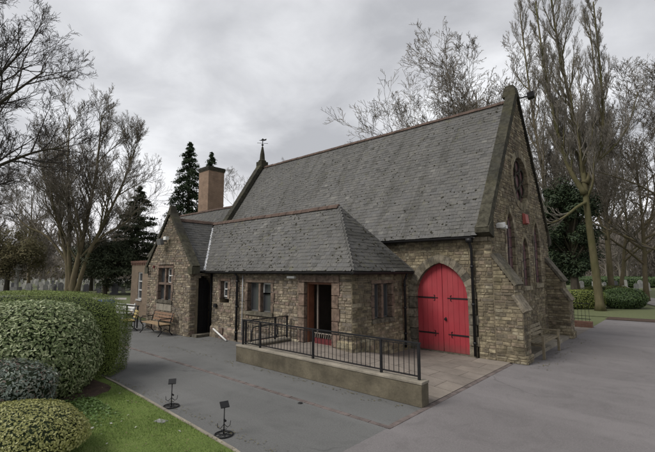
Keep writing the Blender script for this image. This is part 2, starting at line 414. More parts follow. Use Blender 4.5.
def block(mb,P,u0,u1,z0,z1,d0,d1,e=.008):
    g=.003
    mb.hexa([P(u0+g,z0+g,d0),P(u1-g,z0+g,d0),P(u1-g,z1-g,d0),P(u0+g,z1-g,d0),P(u0+g+e,z0+g+e,d1),P(u1-g-e,z0+g+e,d1),P(u1-g-e,z1-g-e,d1),P(u0+g+e,z1-g-e,d1)])
def archring(mb,P,uc,z0,spring,apex,hw,w,d0,d1,nb=7,jamb=.28,rr=rnd):
    for sgn in (-1,1):
        z=z0; alt=0
        while z<spring-.05:
            h=min(jamb*rr.uniform(.85,1.2),spring-z)
            if spring-z-h<.1: h=spring-z
            ww=w+(.05 if alt%2 else -.02); alt+=1
            a,b=(uc+hw,uc+hw+ww) if sgn>0 else (uc-hw-ww,uc-hw)
            block(mb,P,a,b,z,z+h,d0,d1+rr.uniform(-.004,.004)); z+=h
        h=apex-spring; r=(h*h+hw*hw)/(2*hw); c=r-hw; ta=math.acos(max(-1,min(1,c/r))); tb=math.acos(c/(r+w))
        for i in range(nb):
            g=.006
            a0,a1=ta*i/nb+g/2,ta*(i+1)/nb-g/2; b0,b1=tb*i/nb+g/2,tb*(i+1)/nb-g/2
            def pt(R_,t): return (uc+sgn*(-c+R_*math.cos(t)),spring+R_*math.sin(t))
            ring=[pt(r,a0),pt(r+w,b0),pt(r+w,b1),pt(r,a1)]
            if sgn<0: ring=ring[::-1]
            dd=d1+rr.uniform(-.004,.004)
            mb.prism([P(u,z,d0) for u,z in ring],[P(u,z,dd) for u,z in ring])
CH=thing('chapel',(-6,0,0),'old sandstone chapel with steep slate roofs, low hipped porch and pointed red double door','chapel')
def rectop(u0,u1,z0,z1): return lambda z:(u0,u1) if z0<=z<=z1 else None
def archop(uc,z0,spring,apex,hw,ex=0.06): return lambda z:(uc-ahw(z,spring+0,apex+ex,hw+ex),uc+ahw(z,spring,apex+ex,hw+ex)) if z0<=z<apex+ex and ahw(z,spring,apex+ex,hw+ex)>.02 else None
# nave side wall ---------------------------------------------------
DC,DHW,DSP,DAP=-1.13,.87,1.68,2.76
stonewall('wall',PY(0),M['rubble'],CH,0,3.52,lambda z:(-13.9,.496),[archop(DC,0,DSP,DAP,DHW+.22)],seed=4,stonespan=lambda z:(-5.2,.5))
mb=MB(); archring(mb,PY(0),DC,0,DSP,DAP,DHW,.26,-.3,.035,9,.33); mb.build('arch_surround',M['greystone'],CH)
# hood line just above arch
# door leaves
dr=None
def door_leaf(side):
    mb=MB(); a,b=(DC-DHW,DC-.006) if side<0 else (DC+.006,DC+DHW); n=5; P=PY(0)
    for i in range(n):
        u0=a+(b-a)*i/n+.003; u1=a+(b-a)*(i+1)/n-.003
        def top(u):
            # invert the arch: height at u
            x=abs(u-DC); h=DAP-DSP; r=(h*h+DHW*DHW)/(2*DHW); c=r-DHW; return DSP+math.sqrt(max(0,r*r-(x+c)**2))
        k=4; us=[u0+(u1-u0)*j/k for j in range(k+1)]
        poly=[(u0,.035),(u1,.035)]+[(u,top(u)+.02) for u in reversed(us)]
        mb.prism([P(u,z,-.17) for u,z in poly],[P(u,z,-.13) for u,z in poly])
    mb.box((a,.155,.03),(b,.19,DSP))
    o=mb.build('door',M['red_paint'],CH)
    for z in (.56,1.66):
        hb=MB(); s=1 if side<0 else -1; e=a+.02 if side<0 else b-.02
        hb.obox((e+s*.28,.122,z),(.28,0,0),(0,.006,0),(0,0,.022))
        tip=e+s*.56
        hb.obox((tip+s*.06,.122,z),(.07,0,0),(0,.005,0),(0,0,.012))
        for q in (-1,1):
            hb.tube([(tip-s*.02,.122,z),(tip+s*.03,.12,z+q*.035),(tip+s*.03,.12,z+q*.07),(tip-s*.01,.12,z+q*.085)],.011,5)
        hb.build('hinge',M['black_iron'],o)
    if side>0:
        hb=MB(); hb.prism([(DC+.09+.035*math.cos(t*math.pi/6),.13,1.02+.055*math.sin(t*math.pi/6)) for t in range(12)],[(DC+.09+.035*math.cos(t*math.pi/6),.105,1.02+.055*math.sin(t*math.pi/6)) for t in range(12)])
        hb.tube([(DC+.09,.10,1.05),(DC+.13,.085,1.02),(DC+.09,.08,.97),(DC+.05,.085,1.02),(DC+.09,.10,1.05)],.008,6)
        hb.build('handle',M['black_iron'],o)
    return o
door_leaf(-1); door_leaf(1)
mb=MB(); mb.box((DC-DHW-.04,-.02,-.01),(DC+DHW+.04,.3,.03)); mb.build('threshold',M['greystone'],CH)
mb=MB(); mb.box((DC-1.05,.30,0),(DC+1.05,.34,3.0)); mb.build('door_back',M['dark_room'],CH)
# wall head course + gutter
mb=MB(); u=-3.4
while u<.42:
    l=rnd.uniform(.4,.7); l=min(l,.5-u); block(mb,PY(0),u,u+l,3.36,3.5,-.05,.05); u+=l
mb.build('eaves_course',M['greystone'],CH)
# gable wall --------------------------------------------------------
GX,GW,GA,SL=.5,6.2,8.75,5.12/3.3
def gspan(z):
    if z<3.7: return (.004,GW)
    t=(z-3.6)/SL; return (max(.004,t-.12),min(GW,GW-t+.12))
LAN=[(1.65,2.05,3.75,4.42,.36),(3.12,2.0,3.1,3.68,.33),(4.55,2.05,3.62,4.30,.36)]
RC,RZ,RR=3.02,5.65,.82
def roseop(z): 
    d=abs(z-RZ); return (RC-math.sqrt((RR+.18)**2-d*d),RC+math.sqrt((RR+.18)**2-d*d)) if d<RR+.18 else None
stonewall('wall',PX(GX),M['rubble'],CH,0,8.85,gspan,[roseop]+[archop(c,z0,sp,ap,hw+.1) for c,z0,sp,ap,hw in LAN],seed=11)
for c,z0,sp,ap,hw in LAN:
    mb=MB(); archring(mb,PX(GX),c,z0,sp,ap,hw,.15,-.3,.03,6,.3); block(mb,PX(GX),c-hw-.12,c+hw+.12,z0-.16,z0,-.3,.07)
    sur=mb.build('window_surround',M['rubble'],CH)
    mb=MB(); P=PX(GX); pl=arch_poly(c,z0,sp,ap,hw+.01,8); mb.prism([P(u,z,-.13) for u,z in pl],[P(u,z,-.07) for u,z in pl]); w=mb.build('window',M['purple'],CH)
    mb=MB(); z=z0+.25
    while z<ap-.15:
        k=ahw(z,sp,ap,hw); mb.bar(P(c-k,z,-.06),P(c+k,z,-.06),.018); z+=.32
    mb.bar(P(c,z0,-.057),P(c,ap,-.057),.018); mb.build('glazing_bar',M['black_iron'],w)
P=PX(GX); mb=MB(); n=18
for i in range(n):
    a0,a1=2*math.pi*i/n+.008,2*math.pi*(i+1)/n-.008
    ring=[(RC+r*math.cos(a),RZ+r*math.sin(a)) for r,a in ((RR,a0),(RR+.24,a0),(RR+.24,a1),(RR,a1))]
    dd=.03+rnd.uniform(-.004,.004); mb.prism([P(u,z,-.3) for u,z in ring],[P(u,z,dd) for u,z in ring])
mb.build('window_surround',M['rubble'],CH)
mb=MB(); pl=[(RC+(RR+.01)*math.cos(t*math.pi/16),RZ+(RR+.01)*math.sin(t*math.pi/16)) for t in range(32)]
mb.prism([P(u,z,-.18) for u,z in pl],[P(u,z,-.13) for u,z in pl]); w=mb.build('window',M['purple'],CH)
mb=MB()
for cx_,cz_,r in [(0,0,.27)]+[(.52*math.cos(k*math.pi/3+.5),.52*math.sin(k*math.pi/3+.5),.235) for k in range(6)]:
    pts=[P(RC+cx_+r*math.cos(t*math.pi/8),RZ+cz_+r*math.sin(t*math.pi/8),-.09) for t in range(17)]; mb.tube(pts,.03,6,False)
mb.build('tracery',M['coping'],w,True)
# quoins, lower left corner of gable above buttress
# kneeler + coping of west gable
def coping(xa,xb,ytop,ztop,ybot,zbot,mat,name,thick=.16,over=.1,seed=5,lift=.0):
    """stones along the slope between X=xa..xb"""
    rr=random.Random(seed); mb=MB(); A=Vector((0,ybot,zbot)); B=Vector((0,ytop,ztop)); L=(B-A).length; d=(B-A)/L
    nrm=Vector((0,-d.z,d.y)) if d.y>0 else Vector((0,d.z,-d.y))
    s=0
    while s<L-.05:
        l=min(rr.uniform(.7,1.0),L-s); 
        if L-s-l<.3: l=L-s
        a=A+d*(s+.004); b=A+d*(s+l-.004); j=rr.uniform(-.006,.006)
        mb.hexa([(xa,a.y,a.z),(xb,a.y,a.z),(xb,b.y,b.z),(xa,b.y,b.z)]+[(xa+.03 if k in(0,3) else xb-.03,(a if k<2 else b).y+nrm.y*(thick+j),(a if k<2 else b).z+nrm.z*(thick+j)) for k in range(4)])
        s+=l
    return mb.build(name,mat,CH)
coping(.17,.57,3.1,8.86,-.22,3.66,M['coping'],'coping')
coping(.17,.57,3.1,8.86,6.42,3.66,M['coping'],'coping',seed=6)
for yy in (((-.34,3.6),(.05,3.46),(.05,4.12),(-.04,4.0),(-.34,3.76)),((6.5,3.6),(6.15,3.46),(6.15,4.12),(6.24,4.0),(6.5,3.76))):
    mb=MB(); mb.prism([(.16,a,b) for a,b in yy],[(.575,a,b) for a,b in yy]); mb.build('kneeler',M['coping'],CH)
mb=MB(); mb.hexa([(.08,2.85,8.75),(.56,2.85,8.75),(.56,3.35,8.75),(.08,3.35,8.75),(.14,2.93,9.12),(.5,2.93,9.12),(.5,3.27,9.12),(.14,3.27,9.12)]); mb.box((.17,2.98,9.12),(.44,3.2,9.2)); mb.build('apex_stone',M['coping'],CH)
# floodlight on far side of the apex
mb=MB(); mb.bar((.55,3.3,8.75),(.85,3.42,8.78),.04); mb.obox((.9,3.45,8.8),(.11,.02,.02),(-.02,.13,0),(0,-.02,.09)); mb.build('floodlight',M['black_iron'],CH)
# red alarm box, small white lamp
mb=MB(); mb.hexa([P(3.0,4.12,.02),P(3.42,4.12,.02),P(3.42,4.5,.02),P(3.0,4.5,.02),P(3.03,4.15,.13),P(3.39,4.15,.13),P(3.39,4.47,.1),P(3.03,4.47,.1)]); mb.build('alarm_box',M['red_box'],CH)
mb=MB(); mb.obox((.62,.5,3.86),(.1,0,0),(0,.11,.03),(0,-.02,.06)); mb.obox((.64,.72,3.82),(.08,0,0),(0,.06,0),(0,0,.05)); mb.build('wall_light',M['white_paint'],CH)
# buttresses
def buttress(y0,y1,seed):
    rr=random.Random(seed)
    prof=lambda z: GX+ (.80 if z<.24 else .75 if z<1.42 else .75-.2*(z-1.42)/.33 if z<1.75 else .55 if z<2.12 else .55-.55*(z-2.12)/.8 if z<2.92 else 0)
    st=MB(); mo=MB(); z=0
    while z<2.9:
        h=min(rr.uniform(.065,.125),2.92-z)
        xe=prof(z+h/2); xt=min(prof(z+.001),prof(z+h)); 
        if xt-GX>.03:
            mo.box((GX-.05,y0,z),(xt,y1,z+h))
            for (Pf,a,b) in ((PY(y0),GX-(.0 if y0>1 else .0),xt),(PX(xt),y0,y1)):
                u=a
                while u<b-.02:
                    l=rr.uniform(.12,.33)
                    if b-u-l<.12: l=b-u
                    d=rr.uniform(.006,.024); g=.005; e=.01; j=lambda:rr.uniform(-.005,.005)
                    st.hexa([Pf(u+g,z+g,-.01),Pf(u+l-g,z+g,-.01),Pf(u+l-g,z+h-g,-.01),Pf(u+g,z+h-g,-.01),Pf(u+g+e,z+g+e,d+j()),Pf(u+l-g-e,z+g+e,d+j()),Pf(u+l-g-e,z+h-g-e,d+j()),Pf(u+g+e,z+h-g-e,d+j())]); u+=l
        z+=h
    o=st.build('buttress',M['rubble'],CH); mo.build('mortar',M['mortar'],o)
    mb=MB()
    for (xa,za,xb,zb) in ((GX-.02,2.98,GX+.30,2.53),(GX+.30,2.53,GX+.60,2.1),(GX+.5,1.83,GX+.79,1.38)):
        A=Vector((xa,0,za)); B=Vector((xb,0,zb)); d=(B-A).normalized(); n=Vector((d.z*-1,0,d.x)); A+=d*.003;B-=d*.003
        mb.hexa([(A.x-n.x*.03,y0-.04,A.z-n.z*.03),(B.x-n.x*.03,y0-.04,B.z-n.z*.03),(B.x-n.x*.03,y1+.04,B.z-n.z*.03),(A.x-n.x*.03,y1+.04,A.z-n.z*.03),
                 (A.x+n.x*.06,y0-.04,A.z+n.z*.06),(B.x+n.x*.06,y0-.04,B.z+n.z*.06),(B.x+n.x*.06,y1+.04,B.z+n.z*.06),(A.x+n.x*.06,y1+.04,A.z+n.z*.06)])
    mb.build('weathering',M['greystone'],o)
buttress(.005,.58,21); buttress(5.62,6.2,22)
# step slab between buttresses
mb=MB()
y=.66
while y<5.55:
    l=min(.9,5.57-y); mb.box((GX-.02,y+.004,0),(GX+.68,y+l-.004,.11)); y+=l
mb.build('step_slab',M['concrete_cap'],CH)
# roofs --------------------------------------------------------------
def slates(mb,O,ud,sd,L,rng,course=.145,width=.2,seed=1,th=.009,lift=.026,slip=.012):
    rr=random.Random(seed); O=Vector(O); ud=Vector(ud).normalized(); sd=Vector(sd).normalized(); nd=ud.cross(sd)
    if nd.z<0: nd=-nd
    s=-.0; row=0
    while s<L-.03:
        a,b=rng(s+course*.4); off=(row%2)*width/2
        if b-a>.05:
            k=math.floor((a-off)/width)
            while True:
                u0=off+k*width; u1=u0+width; k+=1
                if u0>=b: break
                p=max(a,u0); q=min(b,u1)
                if q-p<.04: continue
                js=rr.uniform(-.009,.009); jl=rr.uniform(-.004,.006)
                if rr.random()<slip: js-=rr.uniform(.02,.07)
                g=.0025; e=min(course*1.7,L-s+.02)
                rot=rr.uniform(-.006,.006)
                def pt(u,v,n): return O+ud*u+sd*v+nd*n
                lo=lift+jl
                ps=[pt(p+g,s+js-rot,lo-th),pt(q-g,s+js+rot,lo-th),pt(q-g,s+js+e,.004),pt(p+g,s+js+e,.004),
                    pt(p+g,s+js-rot,lo),pt(q-g,s+js+rot,lo),pt(q-g,s+js+e,.004+th),pt(p+g,s+js+e,.004+th)]
                mb.hexa(ps)
        s+=course; row+=1
def ridge(mb,A,B,seed=1,r=.11,l=.42,steep=1.5):
    A=Vector(A);B=Vector(B);L=(B-A).length;d=(B-A)/L; sd=Vector((0,0,1)).cross(d).normalized(); upv=d.cross(sd); rr=random.Random(seed); s=0
    while s<L-.02:
        e=min(s+l,L); j=rr.uniform(-.008,.008); 
        for q,(s0,s1,rad) in enumerate(((s+.003,e-.04,r),(e-.045,e-.003,r+.012))):
            if s1<=s0: continue
            prof=[(-rad*1.1,-rad*.9*steep*.7),(-rad*.45,-.0),(0,rad*.32),(rad*.45,-.0),(rad*1.1,-rad*.9*steep*.7)]
            lo=[A+d*s0+sd*x+upv*(z+j+.02) for x,z in prof]; hi=[A+d*s1+sd*x+upv*(z+j+.02) for x,z in prof]
            mb.prism(lo,hi)
        s=e
NR=(3.1,8.64); NE=(-.24,3.52); sl=Vector((0,NR[0]-NE[0],NR[1]-NE[1])); NL=sl.length
mb=MB(); slates(mb,(0,NE[0],NE[1]),(1,0,0),sl,NL,lambda s:(-13.75,.19),seed=31,slip=.008)
slates(mb,(0,6.44,NE[1]),(1,0,0),(0,-sl.y,sl.z),NL,lambda s:(-13.75,.04),course=.4,width=.6,seed=32)
nr=mb.build('roof',M['slate'],CH)
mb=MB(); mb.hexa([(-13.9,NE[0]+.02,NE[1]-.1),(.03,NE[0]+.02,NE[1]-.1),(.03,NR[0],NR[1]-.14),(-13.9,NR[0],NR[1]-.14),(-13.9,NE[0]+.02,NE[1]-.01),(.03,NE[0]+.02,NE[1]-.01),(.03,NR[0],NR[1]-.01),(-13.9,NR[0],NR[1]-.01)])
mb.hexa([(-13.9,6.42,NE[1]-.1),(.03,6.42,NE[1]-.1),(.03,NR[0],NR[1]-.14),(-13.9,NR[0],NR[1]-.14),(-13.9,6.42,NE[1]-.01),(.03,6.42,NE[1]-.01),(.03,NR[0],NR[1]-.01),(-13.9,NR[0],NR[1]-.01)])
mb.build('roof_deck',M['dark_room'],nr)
mb=MB(); ridge(mb,(-13.8,3.1,8.66),(.2,3.1,8.66),seed=2); mb.build('ridge_tiles',M['ridge_tile'],nr)
def mossclumps(O,ud,sd,rng,L,n,parent,seed):
    rr=random.Random(seed); O=Vector(O); ud=Vector(ud).normalized(); sd=Vector(sd).normalized(); nd=ud.cross(sd); nd=nd if nd.z>0 else -nd; mb=MB()
    for i in range(n):
        q=rr.random()**1.3*L; a,b=rng(q); 
        if b-a<.3: continue
        u=rr.uniform(a+.1,b-.1)
        if math.sin(u*1.7+2)*math.sin(q*1.3+u*.6)<-.15 and rr.random()<.8: continue
        c=O+ud*u+sd*q+nd*.028; r=rr.uniform(.010,.034); k=7; ring=[];top=[]
        for t in range(k):
            th=6.283*t/k; f=rr.uniform(.6,1.3); ring.append(c+(ud*math.cos(th)*1.2+sd*math.sin(th))*r*f); top.append(c+(ud*math.cos(th)*1.2+sd*math.sin(th))*r*f*.5+nd*r*.5)
        mb.prism(ring,top)
    o=mb.build('moss',M['moss'],parent); tag(o,kind='stuff'); return o
mossclumps((0,NE[0],NE[1]),(1,0,0),sl,lambda s:(-13.7,.1),NL,1100,nr,1)
# other nave walls (plain)
mb=MB(); mb.box((-13.68,5.85,0),(.45,6.2,3.52)); mb.build('wall',M['brick_brown'],CH)
mb=MB(); mb.prism([(-13.9,.0,0),(-13.9,6.2,0),(-13.9,6.2,3.6),(-13.9,3.1,8.6),(-13.9,0,3.6)],[(-13.7,.0,0),(-13.7,6.2,0),(-13.7,6.2,3.6),(-13.7,3.1,8.6),(-13.7,0,3.6)]); mb.build('wall',M['brick_brown'],CH)
# east coping of nave + spirelet
def coping2(x,seed,ybot=-.25,zbot=3.55,yt=3.1,zt=8.78,w=.22):
    return coping(x-w,x+w,yt,zt,ybot,zbot,M['coping'],'coping',thick=.2,seed=seed)
coping2(-13.95,8); coping(-14.17,-13.73,3.1,8.78,6.45,3.55,M['coping'],'coping',thick=.2,seed=9)
mb=MB(); mb.box((-14.2,2.85,8.6),(-13.7,3.35,9.0)); mb.lathe((-13.95,3.1,9.0),[(.22,0),(.24,.08),(.16,.14),(.13,.5),(.05,.95),(.0,1.0)],8); sp=mb.build('spirelet',M['moss'],CH)
mb=MB(); mb.tube([(-13.95,3.1,9.9),(-13.95,3.1,10.45)],.022,6); mb.bar((-14.25,3.3,10.18),(-13.65,2.9,10.18),.02); mb.bar((-13.75,3.35,10.18),(-14.15,2.85,10.18),.02)
mb.lathe((-13.95,3.1,10.0),[(0,0),(.07,.05),(.07,.1),(0,.15)],8)
pl=[(-.24,0),(-.08,.03),(0,.12),(.08,.05),(.22,.1),(.2,0),(.08,-.04),(-.08,-.03)]
mb.prism([(-13.95+a*.74,3.09+a*.67,10.36+b) for a,b in pl],[(-13.93+a*.74,3.11+a*.67,10.36+b) for a,b in pl]); mb.build('weathervane',M['black_iron'],sp)
# chancel ------------------------------------------------------------
CE,CZ=1.0,3.3; dz=6.62
mb=MB(); slates(mb,(0,CE,CZ),(1,0,0),(0,3.1-CE,dz-CZ),Vector((0,3.1-CE,dz-CZ)).length,lambda s:(-23.6,-14.1),seed=41)
slates(mb,(0,6.2-CE,CZ),(1,0,0),(0,-(3.1-CE),dz-CZ),Vector((0,3.1-CE,dz-CZ)).length,lambda s:(-23.6,-14.1),course=.4,width=.6,seed=42)
cr=mb.build('roof',M['slate'],CH)
mb=MB(); ridge(mb,(-23.8,3.1,dz+.02),(-14.1,3.1,dz+.02),seed=3); mb.build('ridge_tiles',M['ridge_tile'],cr)
mb=MB(); mb.prism([(-23.8,CE+.2,0),(-23.8,6-CE,0),(-23.8,6-CE,3.4),(-23.8,3.1,dz-.06),(-23.8,CE+.2,3.4)],[(-14,CE+.2,0),(-14,6-CE,0),(-14,6-CE,3.4),(-14,3.1,dz-.06),(-14,CE+.2,3.4)]); mb.build('wall',M['brick_brown'],CH)
coping(-24.0,-23.6,3.1,dz+.2,CE-.05,CZ+.1,M['coping'],'coping',thick=.14,seed=10)
# chimney
cc=at(208.6,29.6); cxx,cyy=cc.x,cc.y
mb=MB(); s=.66; mb.box((cxx-s,cyy-s,0),(cxx+s,cyy+s,9.85)); ck=mb.build('chimney',M['brick'],CH)
mb=MB()
for k,(q,z0,z1) in enumerate(((.685,9.85,9.93),(.71,9.93,10.0),(.73,10.0,10.12),(.70,10.12,10.17))): mb.box((cxx-q,cyy-q,z0),(cxx+q,cyy+q,z1))
mb.build('chimney_cap',M['coping'],ck)
# porch --------------------------------------------------------------
PX0,PX1,PYF=-9.2,-2.26,-3.0
DO=(-4.09,-2.99,0,2.16)
W1=(-8.60,-8.16,1.46,2.12); W2=(-6.92,-5.68,1.12,2.1)
# rooms: a door opening to the ramp platform at z .35
stonewall('wall',PY(PYF),M['rubble_wing'],CH,0,2.42,lambda z:(PX0,PX1-.004),[rectop(DO[0]-.2,DO[1]+.2,0,2.36),rectop(W1[0]-.08,W1[1]+.08,W1[2]-.1,W1[3]+.08),rectop(W2[0]-.1,W2[1]+.1,W2[2]-.14,W2[3]+.1)],seed=51)
SW=(-1.98,-1.08,1.10,2.12)
stonewall('wall',PX(PX1),M['rubble'],CH,0,2.42,lambda z:(PYF+.004,-.004),[rectop(SW[0]-.12,SW[1]+.12,SW[2]-.1,SW[3]+.1)],seed=52)
def quoins(P1,P2,c1,c2,z0,z1,s1,s2,mat,seed=1,parent=CH,d=.038):
    """alternating long and short blocks on both faces of a corner; s = direction into each wall"""
    rr=random.Random(seed); mb=MB(); z=z0; k=0
    while z<z1-.05:
        h=min(rr.uniform(.2,.3),z1-z)
        if z1-z-h<.1: h=z1-z
        for (Pn,c,s,ln) in ((P1,c1,s1,.36 if k%2 else .2),(P2,c2,s2,.2 if k%2 else .36)):
            a,b=(c,c+ln) if s>0 else (c-ln,c); block(mb,Pn,a-(d if s>0 else 0),b+(d if s<0 else 0),z,z+h,-.02,d if Pn is P1 else d-.002,.01)
        z+=h; k+=1
    return mb.build('quoins',mat,parent)
mb=MB()
# porch plinth
P=PY(PYF)
def plinth(mb,P,a,b,zt=.42,d=.07,seed=1):
    rr=random.Random(seed); z=0; n=4; h=(zt-.06)/n
    for k in range(n+1):
        u=a; z1=z+h if k<n else zt
        while u<b-.02:
            l=min(rr.uniform(.16,.42)*(1 if k<n else 1.8),b-u)
            if b-u-l<.12:l=b-u
            dd=d+rr.uniform(-.006,.006); d1=dd if k<n else .03
            mb.hexa([P(u+.003,z+.002,0),P(u+l-.003,z+.002,0),P(u+l-.003,z+.002,dd),P(u+.003,z+.002,dd),P(u+.003,z1-.002,0),P(u+l-.003,z1-.002,0),P(u+l-.003,z1-.002,d1),P(u+.003,z1-.002,d1)]); u+=l
        z=z1
plinth(mb,P,PX0,DO[0]-.22,seed=2); mb.build('plinth',M['rubble_wing'],CH)
mb=MB(); plinth(mb,P,DO[1]+.22,PX1+.07,zt=.58,seed=3); mb.build('plinth',M['rubble'],CH)
mb=MB(); plinth(mb,PX(PX1),PYF,-.02,zt=.58,seed=4); mb.build('plinth',M['rubble'],CH)
mb=MB() # door surround
for a,b in ((DO[0]-.26,DO[0]),(DO[1],DO[1]+.26)):
    z=0;k=0
    while z<2.14:
        h=min(.36,2.16-z); ex=.05 if k%2 else 0
        block(mb,P,a-(ex if a<DO[0]-.1 else 0),b+(ex if b>DO[1]+.1 else 0),z,z+h,-.33,.04); z+=h; k+=1
block(mb,P,DO[0]-.3,DO[1]+.3,2.16,2.38,-.33,.045)
mb.build('door_surround',M['redstone'],CH)
mb=MB(); mb.box((DO[0],PYF+.02,0),(DO[1],-.06,.36)); mb.build('door_step',M['paving'],CH)
mb=MB(); mb.obox((DO[1]-.30,PYF+.60,1.24),(.25,-.24,0),(.014,.014,0),(0,0,.88))
d1=mb.build('door',M['door_brown'],CH)
mb=MB(); mb.tube([(DO[1]-.49,PYF+.74,1.05),(DO[1]-.49,PYF+.74,1.4)],.015,6); mb.build('handle',M['black_iron'],d1)
mb=MB(); mb.box((DO[1]-.05,PYF+.1,.36),(DO[1],PYF+.35,2.16)); mb.box((DO[0],PYF+.1,.36),(DO[0]+.05,PYF+.35,2.16)); mb.box((DO[0]+.05,PYF+.1,2.1),(DO[1]-.05,PYF+.35,2.16)); mb.build('door_frame',M['door_brown'],CH)
mb=MB(); mb.tube([(DO[0]+.2,PYF+.36,.36),(DO[0]+.2,PYF+.36,2.1)],.03,8); d2=mb.build('door_post',M['plaster'],CH)
mb=MB(); mb.box((DO[0]+.3,PYF+.12,.36),(DO[1]-.02,PYF+.16,.52)); 
g=mb.build('threshold_board',M['maroon'],CH)
mb=MB(); k=DO[0]+.34
while k<DO[1]-.08: mb.tube([(k,PYF+.10,.54),(k+.02,PYF+.1,.66)],.014,6); k+=.085
mb.bar((DO[0]+.3,PYF+.1,.67),(DO[1]-.03,PYF+.1,.67),.02); mb.build('door_barrier',M['plaster'],CH)
mb=MB(); mb.box((PX0+.35,-.4,0),(PX1-.35,-.36,2.5)); mb.box((-5.2,PYF+.4,0),(-5.15,-.4,2.5)); mb.box((PX1-.5,PYF+.4,0),(PX1-.45,-.4,2.5)); mb.box((-9,PYF+.36,2.44),(PX1-.3,-.1,2.48)); mb.build('inner_wall',M['plaster'],CH)
def lights(P,rect,n,mat,parent=CH,mull=.12,white=None,dpt=-.16,sill=True,jambw=.14,head=.12,arch=False):
    u0,u1,z0,z1=rect; mb=MB()
    for a,b in ((u0-jambw,u0),(u1,u1+jambw)):
        z=z0;k=0
        while z<z1-.02:
            h=min(.34,z1-z); h=h if z1-z-h>.1 else z1-z; block(mb,P,a-(.05 if (k%2 and a<u0-.01) else 0),b+(.05 if (k%2 and b>u1+.01) else 0),z,z+h,-.3,.035); z+=h;k+=1
    block(mb,P,u0-jambw-.03,u1+jambw+.03,z1,z1+head,-.3,.04)
    w=(u1-u0-mull*(n-1))/n
    for i in range(1,n): a=u0+w*i+mull*(i-1); block(mb,P,a,a+mull,z0,z1,-.25,.0)
    sr=mb.build('window_surround',M[mat],parent)
    if sill:
        mb=MB(); block(mb,P,u0-jambw,u1+jambw,z0-.14,z0,-.3,.06); mb.build('window_sill',M['greystone'],sr)
    for i in range(n):
        a=u0+(w+mull)*i; mb=MB(); mb.prism([P(a,z0,dpt-.02),P(a+w,z0,dpt-.02),P(a+w,z1,dpt-.02),P(a,z1,dpt-.02)],[P(a,z0,dpt),P(a+w,z0,dpt),P(a+w,z1,dpt),P(a,z1,dpt)])
        pn=mb.build('window',M['glass'],parent)
        mb=MB(); t=.03
        zz0=z0 if not (white and i in white) else white[i]
        for zc in (z0+t/2,z1-t/2): mb.bar(P(a,zc,dpt+.015),P(a+w,zc,dpt+.015),.03,t)
        for uc in (a+t/2,a+w-t/2): mb.bar(P(uc,z0,dpt+.015),P(uc,z1,dpt+.015),.03,t)
        mb.build('window_frame',M['grey_plastic'],pn)
        if white and i in white:
            mb=MB(); q0,q1=white[i],z1-.03; t=.04
            for zc in (q0,(q0+q1)/2 if q1-q0>.5 else q0,q1): mb.bar(P(a+.02,zc,dpt+.03),P(a+w-.02,zc,dpt+.03),.04,t)
            for uc in (a+.04,a+w-.04): mb.bar(P(uc,q0,dpt+.03),P(uc,q1,dpt+.03),t,.03)
            mb.build('casement',M['white_paint'],pn)
lights(P,W1,1,'redstone',white={0:1.55},sill=False)
lights(P,W2,2,'redstone',white={1:1.74})
lights(PX(PX1),SW,2,'redstone',mull=.13)
mb=MB(); mb.box((-4.82,PYF-.10,2.27),(-4.48,PYF-.02,2.34)); mb.build('wall_light',M['white_paint'],CH)
mb=MB(); mb.box((-8.98,PYF-.09,1.12),(-8.82,PYF-.02,1.25)); mb.build('entry_box',M['black_iron'],CH)
mb=MB(); mb.tube([(-7.47,PYF-.09,.05),(-7.47,PYF-.09,2.3),(-7.5,PYF-.2,2.42)],.045,8); 
for z in (.3,1.2,2.1): mb.tube([(-7.47,PYF-.09,z),(-7.47,PYF-.09,z+.06)],.058,8)
mb.build('downpipe',M['gutter'],CH,True)
mb=MB(); mb.tube([(-7.18,PYF-.06,.1),(-7.18,PYF-.06,2.35)],.016,6); mb.build('cable_conduit',M['lead'],CH,True)
mb=MB(); mb.box((-8.55,PYF-.11,.5-.32),(-8.3,PYF-.06,.5-.1)); mb.build('air_vent',M['redstone'],CH)
# porch roof
YR,ZR,ZE,YE=-1.6,4.66,2.49,-3.22; XR=-3.9; XE=-2.05; VX=-11.5
s1=Vector((0,YR-YE,ZR-ZE)); L1=s1.length
mb=MB()
slates(mb,(0,YE,ZE),(1,0,0),s1,L1,lambda s:(-9.45+(VX+9.45)*s/L1+.05,XE+(XR-XE)*s/L1-.02),seed=61,slip=.02)
s2=Vector((XR-XE,0,ZR-ZE)); L2=s2.length
slates(mb,(XE,0,ZE),(0,1,0),s2,L2,lambda s:(YE+(YR-YE)*s/L2+.02,-.02+(YR+.02)*s/L2-.02),seed=62,slip=.02)
slates(mb,(0,-.02,ZE),(1,0,0),(0,YR+.02,ZR-ZE),L1,lambda s:(-11.5,XE+(XR-XE)*s/L1-.22),course=.145,width=.4,seed=63)
pr=mb.build('roof',M['slate_mossy'],CH)
mossclumps((0,YE,ZE),(1,0,0),s1,lambda s:(-9.4+(VX+9.45)*s/L1+.05,XE+(XR-XE)*s/L1-.1),L1,520,pr,2)
mossclumps((XE,0,ZE),(0,1,0),s2,lambda s:(YE+(YR-YE)*s/L2+.1,-.1+(YR+.02)*s/L2),L2,170,pr,3)
mb=MB(); ridge(mb,(VX,YR,ZR+.02),(XR,YR,ZR+.02),seed=4); mb.build('ridge_tiles',M['ridge_tile'],pr)
mb=MB()
def hip(A,B,w=.05):
    A=Vector(A);B=Vector(B); mb.bar(A,B,w*2.2,.035)
hip((XR,YR,ZR),(XE+.02,YE+.0,ZE+.02),.02); hip((XR,YR,ZR),(XE+.02,-.04,ZE+.02),.02); mb.build('hip_flashing',M['slate'],pr)
